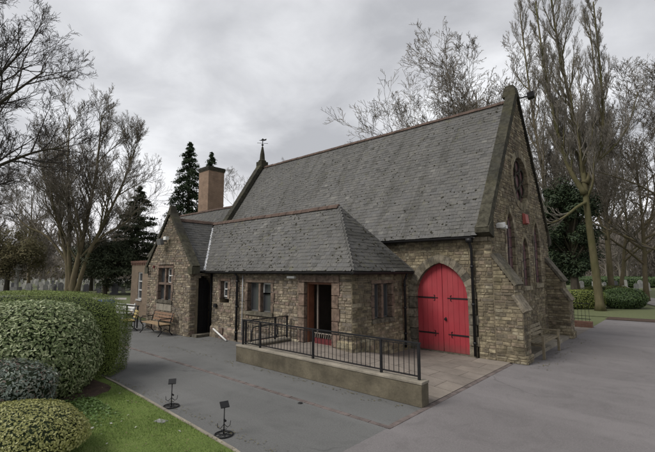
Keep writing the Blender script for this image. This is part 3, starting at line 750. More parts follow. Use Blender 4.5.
mb=MB(); mb.add([(VX,YE,ZE-.02),(XE,YE,ZE-.02),(XR,YR,ZR-.02),(VX,YR,ZR-.02),(XE,-.0,ZE-.02),(VX,0,ZE-.02)],[(0,1,2,3),(1,4,2),(3,2,4,5)])
mb.add([(VX,YE,ZE-.03),(XE,YE,ZE-.03),(XE,0,ZE-.03),(VX,0,ZE-.03)],[(0,1,2,3)]) if False else None
# soffit boards only outside the walls
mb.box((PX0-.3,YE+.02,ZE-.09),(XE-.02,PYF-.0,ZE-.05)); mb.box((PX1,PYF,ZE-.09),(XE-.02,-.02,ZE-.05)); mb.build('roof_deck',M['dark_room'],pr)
def gutter(A,B,r=.055):
    A=Vector(A);B=Vector(B); mb=MB(); d=(B-A).normalized(); sd=Vector((0,0,1)).cross(d); n=8
    lo=[];hi=[]
    pr_=[(r*math.cos(math.pi+math.pi*k/n),r*math.sin(math.pi+math.pi*k/n)) for k in range(n+1)]+[((r-.008)*math.cos(-math.pi*k/n),(r-.008)*math.sin(-math.pi*k/n)) for k in range(n+1)]
    mb.prism([A+sd*x+Vector((0,0,z)) for x,z in pr_],[B+sd*x+Vector((0,0,z)) for x,z in pr_]); return mb.build('gutter',M['gutter'],CH)
gutter((-9.5,YE-.03,ZE-.02),(XE+.05,YE-.03,ZE-.02)); gutter((XE+.03,YE-.08,ZE-.025),(XE+.03,-.1,ZE-.025)); gutter((-3.6,NE[0]-.02,NE[1]-.03),(.1,NE[0]-.02,NE[1]-.03))
# downpipes
mb=MB(); x=-.06; mb.tube([(x,-.25,3.46),(x,-.24,3.36),(x,-.1,3.15),(x,-.1,.06)],.042,8)
for z in (.4,1.5,2.6): mb.tube([(x,-.1,z),(x,-.1,z+.06)],.056,8)
mb.box((x-.08,-.3,3.33),(x+.08,-.14,3.47)); mb.build('downpipe',M['gutter'],CH,True)
mb=MB(); y=-.42; xx=PX1+.11; mb.tube([(XE+.02,y,2.45),(XE-.02,y,2.36),(xx,y,2.2),(xx,y,.1)],.04,8)
for z in (.5,1.3,2.0): mb.tube([(xx,y,z),(xx,y,z+.06)],.053,8)
mb.build('downpipe',M['gutter'],CH,True)
# wing ---------------------------------------------------------------
WY=-3.7; WX0,WX1=-13.35,-9.65; WC=-11.5; WZ=4.66
WW=(-12.27,-11.13,1.30,2.62)
def wspan(z):
    if z<2.7: return (WX0,WX1-.004)
    t=(z-2.55)/1.16; return (WX0+t-.12,min(WX1-.004,WX1-t+.12))
stonewall('wall',PY(WY),M['rubble_wing'],CH,0,4.85,wspan,[rectop(WW[0]-.1,WW[1]+.1,WW[2]-.14,WW[3]+.1)],seed=71)
GO=(-3.36,-2.78)
stonewall('wall',PX(WX1),M['rubble_wing'],CH,0,2.42,lambda z:(WY+.004,-.5),[archop(-3.08,0,1.95,2.3,.38,0)],seed=72,stonespan=lambda z:(WY,-2.3))
mb=MB(); mb.box((WX0,WY,0),(WX0+.3,.0,2.5)); mb.build('wall',M['brick_brown'],CH)
quoins(PY(WY),PY(WY),WX0,WX0,0,2.6,1,1,M['rubble_wing'],6) if False else None
P=PY(WY)
lights(P,WW,2,'redstone',white={1:2.02},mull=.14,dpt=-.14)
mb=MB(); block(mb,P,WW[0],WW[1],1.92,2.03,-.2,.01); mb.build('transom',M['redstone'],CH)
mb=MB(); block(mb,P,WW[0]-.1,WW[0]+.55,.86,1.15,-.05,.03);block(mb,P,WW[0]+.56,WW[1]+.1,.86,1.15,-.05,.034); mb.build('apron_stone',M['concrete_cap'],CH)
# floodlight of the wing
mb=MB(); mb.bar((-11.7,WY,3.75),(-11.7,WY-.22,3.78),.04); mb.obox((-11.78,WY-.26,3.72),(.17,0,0),(0,.07,.02),(0,-.03,.12)); fl=mb.build('floodlight',M['grey_plastic'],CH)
mb=MB(); mb.obox((-11.48,WY-.16,3.86),(.11,0,0),(0,.07,0),(0,0,.07)); mb.build('wall_light',M['white_paint'],CH)
mb=MB(); mb.box((-12.75,WY-.08,2.62),(-12.68,WY-.02,2.74)); mb.build('bracket',M['maroon'],CH)
# wing copings
def coping3(xb,zb,seed,sgn):
    rr=random.Random(seed); mb=MB(); A=Vector((xb,0,zb)); B=Vector((WC,0,4.92)); L=(B-A).length; d=(B-A)/L; n=Vector((-d.z,0,d.x)) if sgn<0 else Vector((d.z,0,-d.x)); n=n if n.z>0 else -n
    s=0
    while s<L-.02:
        l=min(rr.uniform(.5,.8),L-s); l=l if L-s-l>.25 else L-s; a=A+d*(s+.003); b=A+d*(s+l-.003)
        mb.hexa([(a.x,WY-.06,a.z),(b.x,WY-.06,b.z),(b.x,WY+.26,b.z),(a.x,WY+.26,a.z)]+[(q.x+n.x*.12,y,q.z+n.z*.12) for q,y in ((a,WY-.06),(b,WY-.06),(b,WY+.26),(a,WY+.26))]); s+=l
    return mb.build('coping',M['coping'],CH)
coping3(WX1+.14,2.62,1,1); coping3(WX0-.14,2.62,2,-1)
mb=MB(); mb.box((WX1-.1,WY-.08,2.38),(WX1+.22,WY+.26,2.66)); mb.build('kneeler',M['coping'],CH)
mb=MB(); mb.box((WX0-.22,WY-.08,2.38),(WX0+.1,WY+.26,2.66)); mb.build('kneeler',M['coping'],CH)
mb=MB(); mb.hexa([(WC-.16,WY-.07,4.86),(WC+.16,WY-.07,4.86),(WC+.16,WY+.26,4.86),(WC-.16,WY+.26,4.86),(WC-.06,WY-.02,5.26),(WC+.06,WY-.02,5.26),(WC+.06,WY+.2,5.26),(WC-.06,WY+.2,5.26)]); mb.build('apex_stone',M['coping'],CH)
# wing roof
for sgn in (1,-1):
    mb=MB(); ex=WC+sgn*2.05; s3=Vector((WC-ex,0,WZ-ZE)); L3=s3.length
    if sgn>0: slates(mb,(ex,0,ZE),(0,1,0),s3,L3,lambda s:(WY+.2,-3.22+(-1.6+3.22)*s/L3-.03),seed=81,slip=.03)
    else: slates(mb,(ex,0,ZE),(0,1,0),s3,L3,lambda s:(WY+.2,-.2),seed=82)
    wr=mb.build('roof',M['slate'],CH)
mb=MB(); ridge(mb,(WC,WY+.26,WZ+.04),(WC,-1.6,WZ+.04),seed=6); mb.build('ridge_tiles',M['ridge_tile'],wr)
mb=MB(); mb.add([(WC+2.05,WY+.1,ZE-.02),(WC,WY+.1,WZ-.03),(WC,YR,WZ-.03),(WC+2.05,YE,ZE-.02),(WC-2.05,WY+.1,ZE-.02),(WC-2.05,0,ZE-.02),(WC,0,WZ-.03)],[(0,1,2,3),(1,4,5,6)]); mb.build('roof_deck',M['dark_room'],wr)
# valley: stepped lead with white mortar flecks
mb=MB(); A=Vector((WC,YR,WZ+.03)); B=Vector((-9.45,-3.22,ZE+.045)); mb.bar(A.lerp(B,.12),B,.13,.03)
vl=mb.build('valley_lead',M['lead'],CH)
mb=MB(); rr=random.Random(5); n_=46; pts=[A.lerp(B,.18+.8*i/n_)+Vector((rr.uniform(-.03,.03),rr.uniform(-.03,.03),.02)) for i in range(n_+1)]
mb.tube(pts,[rr.choice((.004,.006,.012,.022,.032)) for _ in pts],6)
mb.build('mortar_fillet',M['white_paint'],vl)
gutter((WC+2.1,WY+.15,ZE-.02),(WC+2.1,YE-.05,ZE-.02)) if False else None
# iron gate in the recess
P=PX(WX1); mb=MB(); k=-3.44
while k<-2.71:
    mb.bar(P(k,.08,-.06),P(k,1.9+ahw(0,0,1,0)+max(0,.34-abs(k+3.08)*.9)*.9,-.06),.022); k+=.072
for z in (.12,.95,1.75): mb.bar(P(-3.45,z,-.055),P(-2.71,z,-.055),.035,.03)
mb.build('gate',M['black_iron'],CH)
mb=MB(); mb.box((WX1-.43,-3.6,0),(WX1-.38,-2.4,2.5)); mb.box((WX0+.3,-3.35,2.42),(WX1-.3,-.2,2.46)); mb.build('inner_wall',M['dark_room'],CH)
mb=MB(); mb.tube([(-9.55,-2.85,2.4),(-9.55,-2.85,.1)],.04,8); mb.build('downpipe',M['gutter'],CH,True)
# step at the recess
mb=MB(); mb.box((-9.6,-3.6,0),(-9.25,-2.2,.1)); mb.build('recess_step',M['greystone'],CH)
# back of recess: plain wall closing the gap
mb=MB(); mb.box((-9.66,-2.4,0),(-9.2,-2.2,2.5)); mb.build('wall',M['plaster'],CH)
mb=MB(); mb.box((PX0,PYF+.1,0),(PX0+.2,-.2,2.44)); mb.build('wall',M['plaster'],CH)

# ------------------------------------------------------------------ ramp wall and railings
t=thing('ramp_wall',(-2,-4.75,0),'low mossy concrete wall edging the ramp, black railing standing on it','wall')
mb=MB(); mb.box((-4.9,-4.9,0),(.88,-4.64,.40)); mb.box((-4.9,-4.64,0),(-4.62,-3.08,.40)); mb.build('wall_body',M['concrete_wall'],t,bevel=.012)
mb=MB(); mb.box((-4.91,-4.912,.403),(.89,-4.63,.455)); mb.box((-4.912,-4.627,.403),(-4.61,-3.08,.455)); mb.build('wall_coping',M['concrete_cap'],t,bevel=.01)
def railing(pts,posts,label,zt,zb,ratio=.115,seed=1):
    t=thing('railing',(pts[0][0],pts[0][1],.455),label,'railing','black railings of the ramp'); A=Vector((*pts[0],0));B=Vector((*pts[1],0)); d=(B-A).normalized(); L=(B-A).length
    mb=MB(); mb.bar(A+Vector((0,0,zt))-d*.02,B+Vector((0,0,zt))+d*.02,.045,.03); mb.build('top_rail',M['black_iron'],t)
    mb=MB(); mb.bar(A+Vector((0,0,zb)),B+Vector((0,0,zb)),.035,.02); mb.bar(A+Vector((0,0,zt-.045)),B+Vector((0,0,zt-.045)),.02,.012); mb.build('bottom_rail',M['black_iron'],t)
    for q in posts:
        mb=MB(); c=A+d*q; mb.bar(c+Vector((0,0,.457)),c+Vector((0,0,zt-.016)),.045,.045,up=(0,1,0)); mb.build('post',M['black_iron'],t)
    n=int(L/ratio)
    for i in range(1,n):
        c=A+d*(L*i/n); 
        if min(abs(L*i/n-q) for q in posts)<.05: continue
        mb=MB(); mb.tube([c+Vector((0,0,zb)),c+Vector((0,0,zt-.04))],.0075,5); mb.build('baluster',M['black_iron'],t)
    return t
railing([(-4.78,-4.77),(.78,-4.77)],[0.02,.78,2.75,4.68,5.54],'long black iron railing on the front of the ramp wall, facing the car park',1.13,.52)
railing([(-4.76,-4.70),(-4.76,-3.1)],[.02,1.1,1.58],'short black iron railing closing the left end of the ramp, running to the porch wall',1.10,.52)
# curled handrail at left end of ramp
t=thing('handrail_loop',(-4.9,-3.9,0),'looped black iron handrail end beside the left end of the ramp','handrail')
mb=MB(); mb.tube([(-5.0,-4.3,0),(-5.0,-4.3,.75),(-5.02,-4.2,.85),(-5.02,-3.4,.87),(-5.02,-3.3,.8),(-5.02,-3.28,.55),(-5.02,-3.4,.47),(-5.02,-4.2,.47)],.02,8); mb.build('loop_rail',M['black_iron'],t,True)
mb=MB(); mb.tube([(-5.02,-3.3,.6),(-5.02,-3.3,0)],.02,8); mb.build('leg',M['black_iron'],t,True)
# white pole lying against wall
t=thing('loose_pole',(-8.6,-3.2,0),'white plastic pipe leaning low against the foot of the porch wall','pipe')
mb=MB(); mb.tube([(-7.75,-3.3,.035),(-8.85,-3.14,.33)],.032,8); mb.build('pipe_length',M['white_paint'],t,True)

# ------------------------------------------------------------------ benches
def bench(name,loc,rz,W,mat_s,mat_f,label,iron,seatmat=None,grp=None):
    t=localthing(name,loc,label,'bench',grp); t.rotation_euler=(0,0,rz)
    h=W/2
    mb=MB()
    for i in range(4): mb.box((-h,-.42+i*.11,.42),(h,-.33+i*.11,.45))
    mb.build('seat',seatmat or mat_s,t,bevel=.004)
    mb=MB()
    for i in range(3): mb.obox((0,.06+.03*i,.56+i*.115),(h,0,0),(0,.012,-.003),(0,.012,.042))
    mb.build('backrest',mat_s,t,bevel=.004)
    for sx in (-1,1):
        x=sx*(h-.08)
        mb=MB()
        if iron:
            mb.tube([(x,-.46,0),(x,-.36,.12),(x,-.34,.3),(x,-.44,.42),(x,-.46,.58),(x,-.38,.66),(x,-.15,.64),(x,.02,.66)],.02,6)
            mb.tube([(x,.12,0),(x,.0,.14),(x,.0,.4),(x,.04,.6),(x,.13,.86)],.02,6); mb.tube([(x,-.44,.4),(x,.02,.4)],.018,6); mb.tube([(x,-.35,.16),(x,-.17,.26),(x,0,.16)],.014,6)
            mb.build('bench_end',mat_f,t,True)
        else:
            mb.bar((x,-.42,0),(x,-.42,.62),.07,.07,up=(0,1,0)); mb.bar((x,.06,0),(x,.16,.9),.06,.07,up=(0,1,0)); mb.bar((x,-.46,.63),(x,.1,.63),.08,.03); mb.bar((x,-.4,.38),(x,.06,.38),.04,.07)
            mb.build('bench_end',mat_f,t,bevel=.004)
    return t
bench('park_bench',(-11.35,-4.0,0),0,1.75,M['wood_bench'],M['black_iron'],'brown slatted bench with curly black iron ends under the small gable window',True,M['wood_pale'])
bench('park_bench',(-13.1,-4.35,0),R(-12),.8,M['yellow_wood'],M['black_iron'],'short yellowed bench end beyond the brown bench, beside the handrail',True)
bench('wooden_bench',(1.02,1.95,.0),R(90),1.9,M['wood_old'],M['wood_old'],'weathered grey wooden bench against the tall gable wall between its buttresses',False)

# ------------------------------------------------------------------ stands on the asphalt
def stand(loc,rz,label):
    t=localthing('plaque_stand',loc,label,'plaque stand','small black plaque stands by the lawn'); t.rotation_euler=(0,0,rz); t.scale=(.8,)*3
    mb=MB(); pts=[(.17*math.cos(a*math.pi/12),.17*math.sin(a*math.pi/12),.015) for a in range(25)]; mb.tube(pts,.014,6,False)
    for k in range(3): a=k*math.pi/3+.3; mb.bar((.17*math.cos(a),.17*math.sin(a),.015),(-.17*math.cos(a),-.17*math.sin(a),.015),.02,.012)
    mb.build('base_ring',M['black_iron'],t,True)
    mb=MB(); mb.tube([(0,0,.01),(0,0,.52)],.011,6)
    mb.tube([(0,0,.28),(.04,.02,.24)],.02,6)
    for s in (-1,1):
        mb.tube([(0,0,.2),(s*.07,0,.13),(s*.12,0,.16),(s*.13,0,.24)],.007,5); mb.tube([(0,0,.1),(s*.06,0,.1)],.006,5)
    mb.build('post',M['black_iron'],t,True)
    mb=MB(); mb.obox((0,.0,.56),(.085,0,0),(0,.05,.045),(0,-.006,.008)); mb.build('plaque',M['black_iron'],t,bevel=.003)
    return t
stand((-2.62,-7.93,.004),R(60),'small black plaque stand by the lawn edge, farther back and nearer the hedge')
stand((-.78,-8.02,.004),R(75),'small black plaque stand by the lawn edge, nearest the camera')
mb=MB(); mb.lathe((-.98,-6.2,.0),[(.05,.006),(.045,.012),(.0,.013)],12); tag(mb.build('drain_cap',M['black_iron']),'tiny round black cap on the asphalt in front of the ramp wall','drain cap')
mb=MB(); mb.obox((-2.0,-8.42,.022),(.10,.03,0),(-.02,.06,0),(0,0,.008)); tag(mb.build('stone_marker',M['grave_grey'],bevel=.006),'flat grey stone marker set in the lawn near the kerb','marker')

# ------------------------------------------------------------------ foliage
def leafquad(mb,c,n,size,rr,asp=.5):
    n=n.normalized(); a=n.orthogonal().normalized(); a.rotate(Matrix.Rotation(rr.uniform(0,6.283),3,n)); b=n.cross(a)
    l=size*rr.uniform(.7,1.25)
    mb.add([c-a*l*.5,c+b*l*asp*.5+n*l*.06,c+a*l*.5,c-b*l*asp*.5+n*l*.06],[(0,1,2,3)])
def blob_surface(c,rx,ry,h,rr,power=2.0,z0=0,lump=.08,seed=0):
    """random point on a superellipsoid resting on the ground"""
    while True:
        v=Vector((rr.gauss(0,1),rr.gauss(0,1),rr.gauss(0,1)));
        if v.length>.01: break
    v.normalize(); p=power
    k=(abs(v.x)**p+abs(v.y)**p+abs(v.z)**p)**(-1/p)
    w=1+lump*(math.sin(v.x*5+seed)+math.sin(v.y*6+seed*2)+math.sin(v.z*7+seed*3))/1.5
    q=v*k*w; return Vector((c[0]+q.x*rx,c[1]+q.y*ry,z0+(q.z*.5+.5)*h)),v
def core(c,rx,ry,h,power,z0=0,sc=.90,n=24):
    mb=MB(); prof=[]
    for i in range(11):
        ph=-math.pi/2+math.pi*i/10
        for k in range(n):
            th=2*math.pi*k/n; v=Vector((math.cos(ph)*math.cos(th),math.cos(ph)*math.sin(th),math.sin(ph))); p=power
            q=v*((abs(v.x)**p+abs(v.y)**p+abs(v.z)**p)**(-1/p))*sc; mb.v.append((c[0]+q.x*rx,c[1]+q.y*ry,z0+(q.z*.5+.5)*h))
    for i in range(10):
        for k in range(n): mb.f.append((i*n+k,i*n+(k+1)%n,(i+1)*n+(k+1)%n,(i+1)*n+k))
    return mb
def rotz(p,c,a):
    x,y=p[0]-c[0],p[1]-c[1]; return Vector((c[0]+x*math.cos(a)-y*math.sin(a),c[1]+x*math.sin(a)+y*math.cos(a),p[2]))
def shrub(name,c,rx,ry,h,n,size,mat,coremat,label,cat,power=2.2,rot=0,seed=1,asp=.5,lump=.08,shell=.22,z0=0,sprig=0,group=None):
    rr=random.Random(seed); t=thing(name,(c[0],c[1],0),label,cat,group); mb=MB()
    for i in range(n):
        p,v=blob_surface(c,rx,ry,h,rr,power,z0,lump,seed); f=1-shell*rr.random()**1.5
        cc=Vector((c[0],c[1],z0+h/2)); p=cc+(p-cc)*(f+rr.uniform(0,.03))
        if p.z<.02: continue
        nv=(v+Vector((rr.uniform(-.7,.7),rr.uniform(-.7,.7),rr.uniform(-.3,.9))))
        nv=rotz(nv,(0,0),rot); p=rotz(p,c,rot)
        leafquad(mb,p,nv,size,rr,asp)
    mb.build('foliage',mat,t)
    k=core(c,rx,ry,h,power,z0); k.v=[tuple(rotz(p,c,rot)) for p in k.v]; k.build('shade_core',coremat,t,True)  # solid dark core: shade between the leaves put into its colour
    return t
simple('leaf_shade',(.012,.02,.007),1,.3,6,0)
simple('twig_core',(.03,.024,.016),1,.3,6,0)
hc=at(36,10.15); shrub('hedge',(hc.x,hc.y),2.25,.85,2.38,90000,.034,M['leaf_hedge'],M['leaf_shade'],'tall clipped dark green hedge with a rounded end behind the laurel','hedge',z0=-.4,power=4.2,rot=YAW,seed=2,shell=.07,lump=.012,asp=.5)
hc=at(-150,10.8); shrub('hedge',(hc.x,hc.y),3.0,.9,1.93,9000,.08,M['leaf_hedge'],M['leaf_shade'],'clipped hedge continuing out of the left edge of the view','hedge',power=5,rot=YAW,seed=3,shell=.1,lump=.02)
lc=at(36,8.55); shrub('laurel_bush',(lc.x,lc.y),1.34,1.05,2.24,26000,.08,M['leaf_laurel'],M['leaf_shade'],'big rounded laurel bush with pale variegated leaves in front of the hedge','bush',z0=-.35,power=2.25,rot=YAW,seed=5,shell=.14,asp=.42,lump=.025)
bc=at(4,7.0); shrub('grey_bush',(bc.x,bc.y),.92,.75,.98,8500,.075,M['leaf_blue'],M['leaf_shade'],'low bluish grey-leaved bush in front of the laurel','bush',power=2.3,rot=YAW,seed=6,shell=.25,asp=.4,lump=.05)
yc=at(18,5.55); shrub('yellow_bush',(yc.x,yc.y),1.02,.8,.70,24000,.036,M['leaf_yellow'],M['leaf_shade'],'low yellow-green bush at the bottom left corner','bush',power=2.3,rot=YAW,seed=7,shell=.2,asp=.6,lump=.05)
# bare soil patch by hedge foot
mb=MB(); sc_=[(-4.45,-8.36),(-4.32,-8.6),(-4.2,-8.75),(-4.28,-8.95),(-4.2,-9.15),(-4.7,-9.5),(-6,-9.6),(-6,-8.3),(-5,-8.2),(-4.7,-8.22)]
mb.add([(x,y,.026) for x,y in sc_],[tuple(range(len(sc_)))]); tag(mb.build('soil_bed',M['soil']),kind='structure')
# grass blades
rr=random.Random(9); mb=MB()
def inside(x,y,poly):
    c=False; j=len(poly)-1
    for i in range(len(poly)):
        xi,yi=poly[i];xj,yj=poly[j]
        if (yi>y)!=(yj>y) and x<(xj-xi)*(y-yi)/(yj-yi)+xi: c=not c
        j=i
    return c
cnt=0
while cnt<52000:
    x=rr.uniform(-5,2.2); y=rr.uniform(-11.2,-8.0)
    if not inside(x,y,lawn) or inside(x,y,sc_): continue
    ex=inside(x,y+.03,lawn)
    h=rr.uniform(.012,.04)*(.9+.5*math.sin(x*3.1+math.sin(y*5))*math.sin(y*4.3)); a=rr.uniform(0,6.28); w=.0035; lx,ly=rr.uniform(-.018,.018),rr.uniform(-.018,.018)
    mb.add([(x-w*math.cos(a),y-w*math.sin(a),.018),(x+w*math.cos(a),y+w*math.sin(a),.018),(x+lx,y+ly,.02+h)],[(0,1,2)]); cnt+=1
tag(mb.build('grass',M['blade']),'short bright green lawn grass in front of the bushes','grass',kind='stuff')
mb=MB()   # broad low weeds near the soil
for i in range(2600):
    u=rr.random(); x=-4.2+rr.gauss(0,.45)+u*.9; y=-8.75-rr.random()*.9
    if inside(x,y,sc_) and rr.random()<.6: continue
    leafquad(mb,Vector((x,y,.03+rr.random()*.035)),Vector((rr.uniform(-.6,.6),rr.uniform(-.6,.6),1)),.05,rr,.6)
tag(mb.build('weeds',M['leaf_ground']),'patch of broad-leaved weeds in the lawn beside the hedge foot','weeds',kind='stuff')
mb=MB()
for i in range(26):
    x=rr.uniform(-4.2,.2); y=rr.uniform(-9.8,-8.2)
    if inside(x,y,lawn): leafquad(mb,Vector((x,y,.045)),Vector((rr.uniform(-.4,.4),rr.uniform(-.4,.4),1)),.05,rr,.7)
tag(mb.build('litter',M['grave_pale']),'scattered pale leaf litter on the lawn','leaf litter',kind='stuff')
mb=MB()
for i in range(230):
    x=rr.uniform(-5,1.5); y=-8.05-abs(rr.gauss(0,.8))
    if inside(x,y,lawn): leafquad(mb,Vector((x,y,.04)),Vector((rr.uniform(-.5,.5),rr.uniform(-.5,.5),1)),.035,rr,.6)
for i in range(260):
    x=rr.uniform(-6,1.2); y=-7.96+abs(rr.gauss(0,.10)); leafquad(mb,Vector((x,y,.012)),Vector((rr.uniform(-.3,.3),rr.uniform(-.3,.3),1)),.03,rr,.6)
tag(mb.build('dead_leaves',M['leaf_brown']),'small brown leaves lying along the lawn kerb','dead leaves',kind='stuff')
mb=MB()   # leaves & grit blown against edges
for i in range(420):
    if i%3==0: x=rr.uniform(-9,0.7); y=-5.0-abs(rr.gauss(0,.12))
    elif i%3==1: x=rr.uniform(-14,-5); y=-3.2-abs(rr.gauss(0,.5)) if x>-9.5 else -3.9-abs(rr.gauss(0,.3))
    else: x=1.4+abs(rr.gauss(0,.3)); y=rr.uniform(-.3,6)
    leafquad(mb,Vector((x,y,.012)),Vector((rr.uniform(-.3,.3),rr.uniform(-.3,.3),1)),.045,rr,.6)
tag(mb.build('dead_leaves',M['leaf_brown']),'dead brown leaves blown along wall feet','dead leaves',kind='stuff')

# ------------------------------------------------------------------ trees
def treegen(seed,skeleton=None,height=12,r0=.25,levels=4,nchild=(9,7,6,5),ratio=(.55,.5,.5,.5),angle=(45,45,45,40),up=.12,wander=.13,first=.25,rmin=.008,twist=0,sides=(9,6,4,3,3),trunk_lvl=1,nseg=(10,8,6,4,3),lean=(0,0)):
    rr=random.Random(seed); tr=MB(); tw=MB()
    def emit(pts,rads,lvl):
        mb=tr if lvl<=trunk_lvl else tw
        mb.tube(pts,rads,sides[min(lvl,len(sides)-1)],cap=(lvl<1))
    def children(pts,rads,lvl,L,f0):
        if lvl>=levels: return
        n=nchild[min(lvl,len(nchild)-1)]; n=max(1,int(n*rr.uniform(.8,1.2)))
        for i in range(n):
            t=f0+(1-f0)*(i+rr.uniform(.1,.9))/n; t=min(t,.985); k=t*(len(pts)-1); j=int(k); fr=k-j
            p=pts[j].lerp(pts[min(j+1,len(pts)-1)],fr); d=(pts[min(j+1,len(pts)-1)]-pts[j]).normalized(); r=rads[j]+(rads[min(j+1,len(rads)-1)]-rads[j])*fr
            ax=d.orthogonal().normalized(); ax.rotate(Matrix.Rotation(rr.uniform(0,6.283),3,d))
            a=R(angle[min(lvl,len(angle)-1)]*rr.uniform(.7,1.25)); nd=d.copy(); nd.rotate(Matrix.Rotation(a,3,ax))
            l=L*ratio[min(lvl,len(ratio)-1)]*rr.uniform(.7,1.2)*(1-.55*t if lvl==0 else 1-.35*t)
            grow(p,nd,l,min(r*.7,r*.25+l*.013),lvl+1)
    def grow(p,d,L,r,lvl):
        n=nseg[min(lvl,len(nseg)-1)]; pts=[p.copy()]; rads=[r]; d=d.normalized(); q=p.copy()
        for i in range(n):
            d=(d+Vector((rr.gauss(0,wander),rr.gauss(0,wander),rr.gauss(0,wander)+up))).normalized(); q=q+d*(L/n); pts.append(q.copy()); rads.append(max(rmin,r*(1-.85*(i+1)/n)))
        emit(pts,rads,lvl); children(pts,rads,lvl,L,.18)
    if skeleton:
        for (pl,ra,rb,lvl,f0) in skeleton:
            # smooth the polyline
            P=[Vector(p) for p in pl]; out=[]
            for i in range(len(P)-1):
                a=P[max(i-1,0)];b=P[i];c=P[i+1];d=P[min(i+2,len(P)-1)]
                for k in range(4):
                    t=k/4; out.append(.5*((2*b)+(c-a)*t+(2*a-5*b+4*c-d)*t*t+(3*b-a-3*c+d)*t**3)+Vector((rr.gauss(0,1),rr.gauss(0,1),0))*(.01*(ra+.1)))
            out.append(P[-1]); n=len(out); rads=[ra+(rb-ra)*(i/(n-1))**.8 for i in range(n)]
            if lvl==0: rads[0]*=1.35
            emit(out,rads,lvl); L=sum((out[i+1]-out[i]).length for i in range(n-1)); children(out,rads,lvl,L,f0)
    else:
        n=nseg[0]; p=Vector((0,0,-.1)); d=Vector((lean[0],lean[1],1)).normalized(); pts=[p.copy()]; rads=[r0*1.4]
        for i in range(n):
            d=(d+Vector((rr.gauss(0,wander*.5),rr.gauss(0,wander*.5),.1))).normalized(); p=p+d*(height/n); pts.append(p.copy()); rads.append(max(rmin,r0*(1-.9*(i+1)/n)))
        emit(pts,rads,0); children(pts,rads,0,height,first)
    return tr,tw
def tree(loc,gen,label,barkm,twigm,rz=0,sc=1,group=None,name='bare_tree'):
    t=localthing(name,loc,label,'tree',group); t.rotation_euler=(0,0,rz); t.scale=(sc,)*3
    gen[0].build('trunk',M[barkm],t,True); gen[1].build('crown',M[twigm],t); return t
def V(side,h,dep=0):   # metres right of the view, up, away
    q=RGT*side+FWD*dep; return (q.x,q.y,h)
# left foreground tree: trunk just out of the view, branches reach in
sk=[([V(0,-.1),V(.1,3),V(.0,6,.2),V(.6,10,.3),V(1.2,14),V(1.6,18)],.42,.05,0,.3),
    ([V(.05,4.2),V(1.8,6.2,.4),V(3.8,7.6,.4),V(6.2,8.9,.8),V(7.8,9.2,.8)],.2,.03,1,.25),
    ([V(.05,5.5),V(2,7.8,-.5),V(4,10,-.5),V(6,12,-.3),V(7.3,13,-.3)],.2,.03,1,.2),
    ([V(.3,8),V(2.4,10.8,.5),V(4,13.2,.7),V(5.6,15.5,.9)],.17,.03,1,.2),
    ([V(.6,10),V(2,13.5,.2),V(3,16.8,.1),V(3.6,19,.1)],.14,.03,1,.2),
    ([V(.0,4),V(2,5.2,-.8),V(4.3,5.5,-1.2),V(6,6.2,-1.4)],.13,.025,1,.25)]
g=treegen(3,sk,levels=5,nchild=(9,12,8,6,4),ratio=(.36,.42,.5,.6,.6),angle=(50,42,42,40),up=.07,wander=.12,rmin=.009)
tree(at(-112,20.5),g,'large bare tree whose dark branches reach in at the top left','bark','twig_dark')
# left multi-stemmed tree
sk=[([V(0,-.1),V(.0,1.5),V(.4,4),V(1.0,8),V(1.6,13),V(1.8,19)],.42,.05,0,.3),
    ([V(-.5,-.1),V(-.7,3),V(-1.8,7),V(-3.4,11),V(-4.6,15)],.30,.04,0,.3),
    ([V(-.2,.3),V(-.6,4),V(-.9,8),V(-1.4,13),V(-1.6,19)],.28,.04,0,.3),
    ([V(.4,.3),V(1.3,4),V(3,8),V(4.6,12),V(5.6,15.5)],.26,.04,0,.3),
    ([V(.3,3.5),V(2.6,6),V(5,7.5),V(6.6,9.5)],.16,.04,1,.2),
    ([V(-.8,3.5),V(-3,6),V(-5.4,7.2),V(-7,9)],.16,.04,1,.2)]
g=treegen(5,sk,levels=4,nchild=(15,10,8,5),ratio=(.42,.52,.55,.6),angle=(38,36,40,40),up=.11,wander=.12,rmin=.012)
tree(at(74,41),g,'tall bare tree with several stems forking low, behind the hedge','bark_brown','twig_brown')
# right poplars
pk=dict(levels=4,nchild=(34,11,7,4),ratio=(.2,.5,.55,.5),angle=(34,28,30,32),up=.22,wander=.10,rmin=.007)
sk=[([V(0,-.1),V(-.15,3),V(-.35,6),V(-.45,9),V(-.7,11.5),V(-1.1,14.5),V(-1.6,18.5),V(-1.9,23)],.27,.05,0,.33),
    ([V(-.45,7.5),V(-1.2,9.2,.2),V(-1.8,11.5,.2),V(-2.5,15.5),V(-2.9,21)],.19,.04,0,.2),
    ([V(-.4,8.2),V(.4,9.8),V(1.0,11.5),V(1.2,15),V(1.1,21)],.2,.04,0,.2),
    ([V(-.35,7),V(-1.2,6.6,-.3),V(-2.2,5.9,-.4),V(-3.2,5.6,-.4),V(-4.4,6.6,-.4)],.12,.03,1,.3),
    ([V(.3,9.6),V(1.6,10.6),V(2.8,12.2),V(3.6,14.5)],.1,.03,1,.2)]
tree(at(597.5,25.8),treegen(8,sk,**pk),'tall poplar with brown mossy forked trunk right of the chapel gable','bark_green','twig_grey')
sk=[([V(0,-.1),V(0,5),V(.1,10),V(.1,16),V(-.1,24)],.26,.04,0,.25),([V(0,5),V(-.8,8),V(-1.2,13),V(-1.4,20)],.14,.03,0,.2)]
tree(at(610,33),treegen(9,sk,**pk),'slim upright poplar behind and right of the forked poplar','bark_brown','twig_grey')
